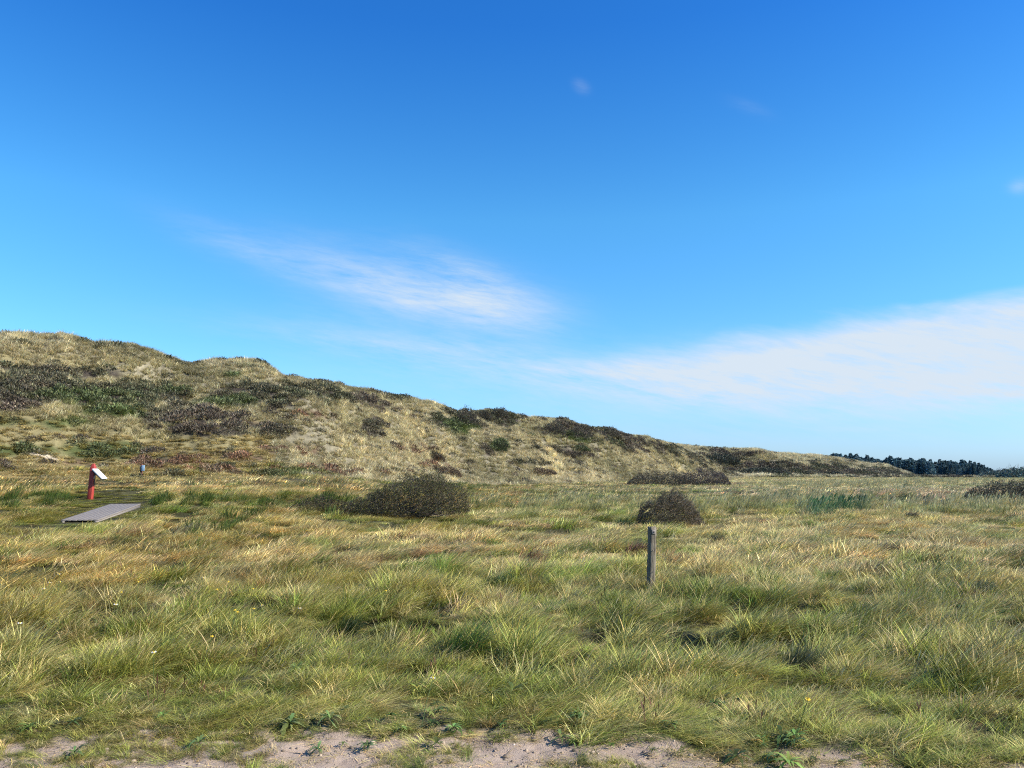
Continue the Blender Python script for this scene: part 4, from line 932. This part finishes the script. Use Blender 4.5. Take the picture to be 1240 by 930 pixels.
# ------------------------------------------------------------------ flowers, weeds
def flat_mat(name, c, r=.6):
    m, t, p = mat_new(name); p.inputs['Base Color'].default_value = (*c, 1); p.inputs['Roughness'].default_value = r
    n = t.nodes; nz = n.new('ShaderNodeTexNoise'); nz.inputs['Scale'].default_value = 60; mr = n.new('ShaderNodeMapRange'); mr.inputs[3].default_value = .7; mr.inputs[4].default_value = 1.2
    t.links.new(nz.outputs[0], mr.inputs[0]); v = n.new('ShaderNodeVectorMath'); v.operation = 'SCALE'; v.inputs[0].default_value = c; t.links.new(mr.outputs[0], v.inputs['Scale']); t.links.new(v.outputs[0], p.inputs['Base Color'])
    return m
M_WF = flat_mat('white_petal', (.80, .78, .72)); M_YF = flat_mat('yellow_petal', (.75, .52, .04)); M_ST = flat_mat('flower_stem', (.10, .15, .04))
def flower_meshes(mat, r0, n):
    V_ = [(0, 0, 0.004)]; F_ = []
    for k in range(n):
        a = 2 * math.pi * k / n; b = a + 2 * math.pi / n * .8; c = (a + b) / 2; o = len(V_)
        V_ += [(r0 * math.cos(a) * .7, r0 * math.sin(a) * .7, .008), (r0 * math.cos(c), r0 * math.sin(c), .004), (r0 * math.cos(b) * .7, r0 * math.sin(b) * .7, .008)]
        F_.append((0, o, o + 1, o + 2))
    return np.array(V_), np.array(F_)
def make_flower(mat, lb, cat, grp, r0, n, H):
    e = empty('flower', (0, 0, 0)); tag(e, lb, cat, grp)
    V_, F_ = flower_meshes(mat, r0, n); V_[:, 2] += H; V_[:, 0] += .04; mesh_np('petals', V_, F_, mat, e)
    V_, F_ = tube([(0.04, 0, H - .003), (.04, 0, H + .014)], [r0 * .34, r0 * .25], 8); mesh_np('flower_head', V_, F_, M_YF, e)
    V_, F_ = tube([(0, 0, -.05), (.015, 0, H * .5), (.04, 0, H)], [.003, .0025, .002], 5); mesh_np('stem', V_, F_, M_ST, e)
    return e
wf = make_flower(M_WF, 'small white daisy like flower in the grass of the left foreground', 'flower', 'white flowers in the left foreground', .024, 9, .34)
yf_ = make_flower(M_YF, 'small yellow flower in the grass of the left foreground', 'flower', 'yellow flowers in the left foreground', .020, 10, .36)
def copy_tree(o, parent=None):
    c = o.copy(); COL.objects.link(c); c.parent = parent
    for ch in o.children: copy_tree(ch, c)
    return c
def place_flower(src, first, px, py, top=.34):
    x_, y_, z_ = ray(px, py)
    # ray meets the flower at height top above the ground
    d = np.geomspace(4, 60, 4000); k = math.hypot(x_, y_); h = terrain(x_ / k * d, y_ / k * d) + top; rz = EYE + d * z_ / k
    i = int(np.argmax(h >= rz)); o = src if first else copy_tree(src)
    X_, Y_ = x_ / k * d[i], y_ / k * d[i]; o.location = (X_ - .04, Y_, hz(X_, Y_)); o.rotation_euler = (R(random.uniform(-6, 14)), R(random.uniform(-4, 12)), random.uniform(-.5, .5)); return o
kids_w = [(75, 698), (54, 704), (60, 712), (134, 730), (22, 752), (195, 787), (316, 734), (56, 706), (362, 737), (72, 706), (246, 700)]
for i, q in enumerate(kids_w):
    f_ = place_flower(wf, i == 0, *q)
    if q[0] in (75, 54, 60, 56, 72): f_['label'] = {75: 'topmost white flower of the little cluster at the far left', 54: 'leftmost white flower of the little cluster at the far left', 60: 'lowest white flower of the little cluster at the far left', 56: 'inner white flower just right of the leftmost in the cluster', 72: 'white flower just under the topmost one of the far left cluster'}[q[0]]; f_['group'] = 'white flower cluster'
    else:
        f_['label'] = {134: 'lone white flower right of the cluster at the far left', 22: 'white flower on the reddish patch at the left edge', 195: 'lowest white flower of the left foreground',
            316: 'white flower right beside the pair of yellow flowers', 362: 'rightmost white flower of the left half, past the yellow pair', 246: 'pale white flower above the yellow pair'}[q[0]]
        f_['group'] = 'white flowers in the left foreground'
kids_y = [(276, 705), (286, 738), (280, 740), (250, 768), (304, 712), (170, 706), (463, 715), (302, 737), (145, 717), (262, 712)]
for i, q in enumerate(kids_y):
    f_ = place_flower(yf_, i == 0, *q, top=.36)
    f_['label'] = ['yellow flower higher up than the close pair, on the left', 'right hand yellow flower of the close pair', 'left hand yellow flower of the close pair', 'lowest yellow flower, in brown grass left of middle',
        'topmost right yellow flower near the pale white one', 'small yellow flower between the cluster and the middle of the left half', 'yellow flower farthest to the right, towards the middle', 'yellow flower between the close pair and the white flower',
        'dull yellow flower near the lone white flower at the left', 'faint yellow flower just left of the higher ones'][i]
a_ = place_flower(wf, False, 517, 822); a_['label'] = 'single white flower low in the middle foreground'; del a_['group']
a_ = place_flower(yf_, False, 965, 850, .3); a_['label'] = 'single yellow flower in the right foreground near the track'; del a_['group']
# broad-leaved weeds
def weed(px, py, s, lb, c1=lin(84, 98, 46), c2=lin(118, 126, 72), seed=0):
    Q = rosette(seed); l = at(px, py); o = mesh_np('weed', Q[0], Q[1], M_LEAF, attrs=attrs_of(Q[2], Q[3], c1, c2, len(Q[0])), smooth=True)
    tag(o, lb, 'weed'); o.location = (l[0], l[1], l[2] + .02); s *= .72; o.scale = (s, s, s); o.rotation_euler = (0, 0, seed)
weed(90, 918, 1.1, 'broad leaved weed on the sand at the lower left', seed=1)
weed(350, 884, 1.5, 'large light green weed at the edge of the grass, left of middle', seed=2)
weed(385, 914, .9, 'small flat weed lying on bare sand left of middle', lin(74, 96, 50), lin(104, 122, 74), seed=3)
weed(445, 910, .8, 'spreading dark weed on the bare sand near the middle', lin(66, 84, 46), lin(92, 106, 64), seed=4)
weed(620, 845, 1.7, 'pale green broad leaved weed in the middle foreground grass', seed=5)
weed(595, 846, 1.2, 'smaller pale weed left of the broad one in the middle foreground', seed=6)
weed(810, 815, 1.5, 'leafy weed in the grass below the fence post', seed=7)
weed(240, 906, 1.0, 'low weed by the track at the left', lin(84, 104, 52), lin(110, 130, 74), seed=8)
weed(400, 878, 1.3, 'bright weed just inside the grass left of middle', seed=9)
weed(960, 905, 1.0, 'low leafy weed at the track edge in the right part', lin(76, 96, 46), lin(100, 120, 66), seed=10)
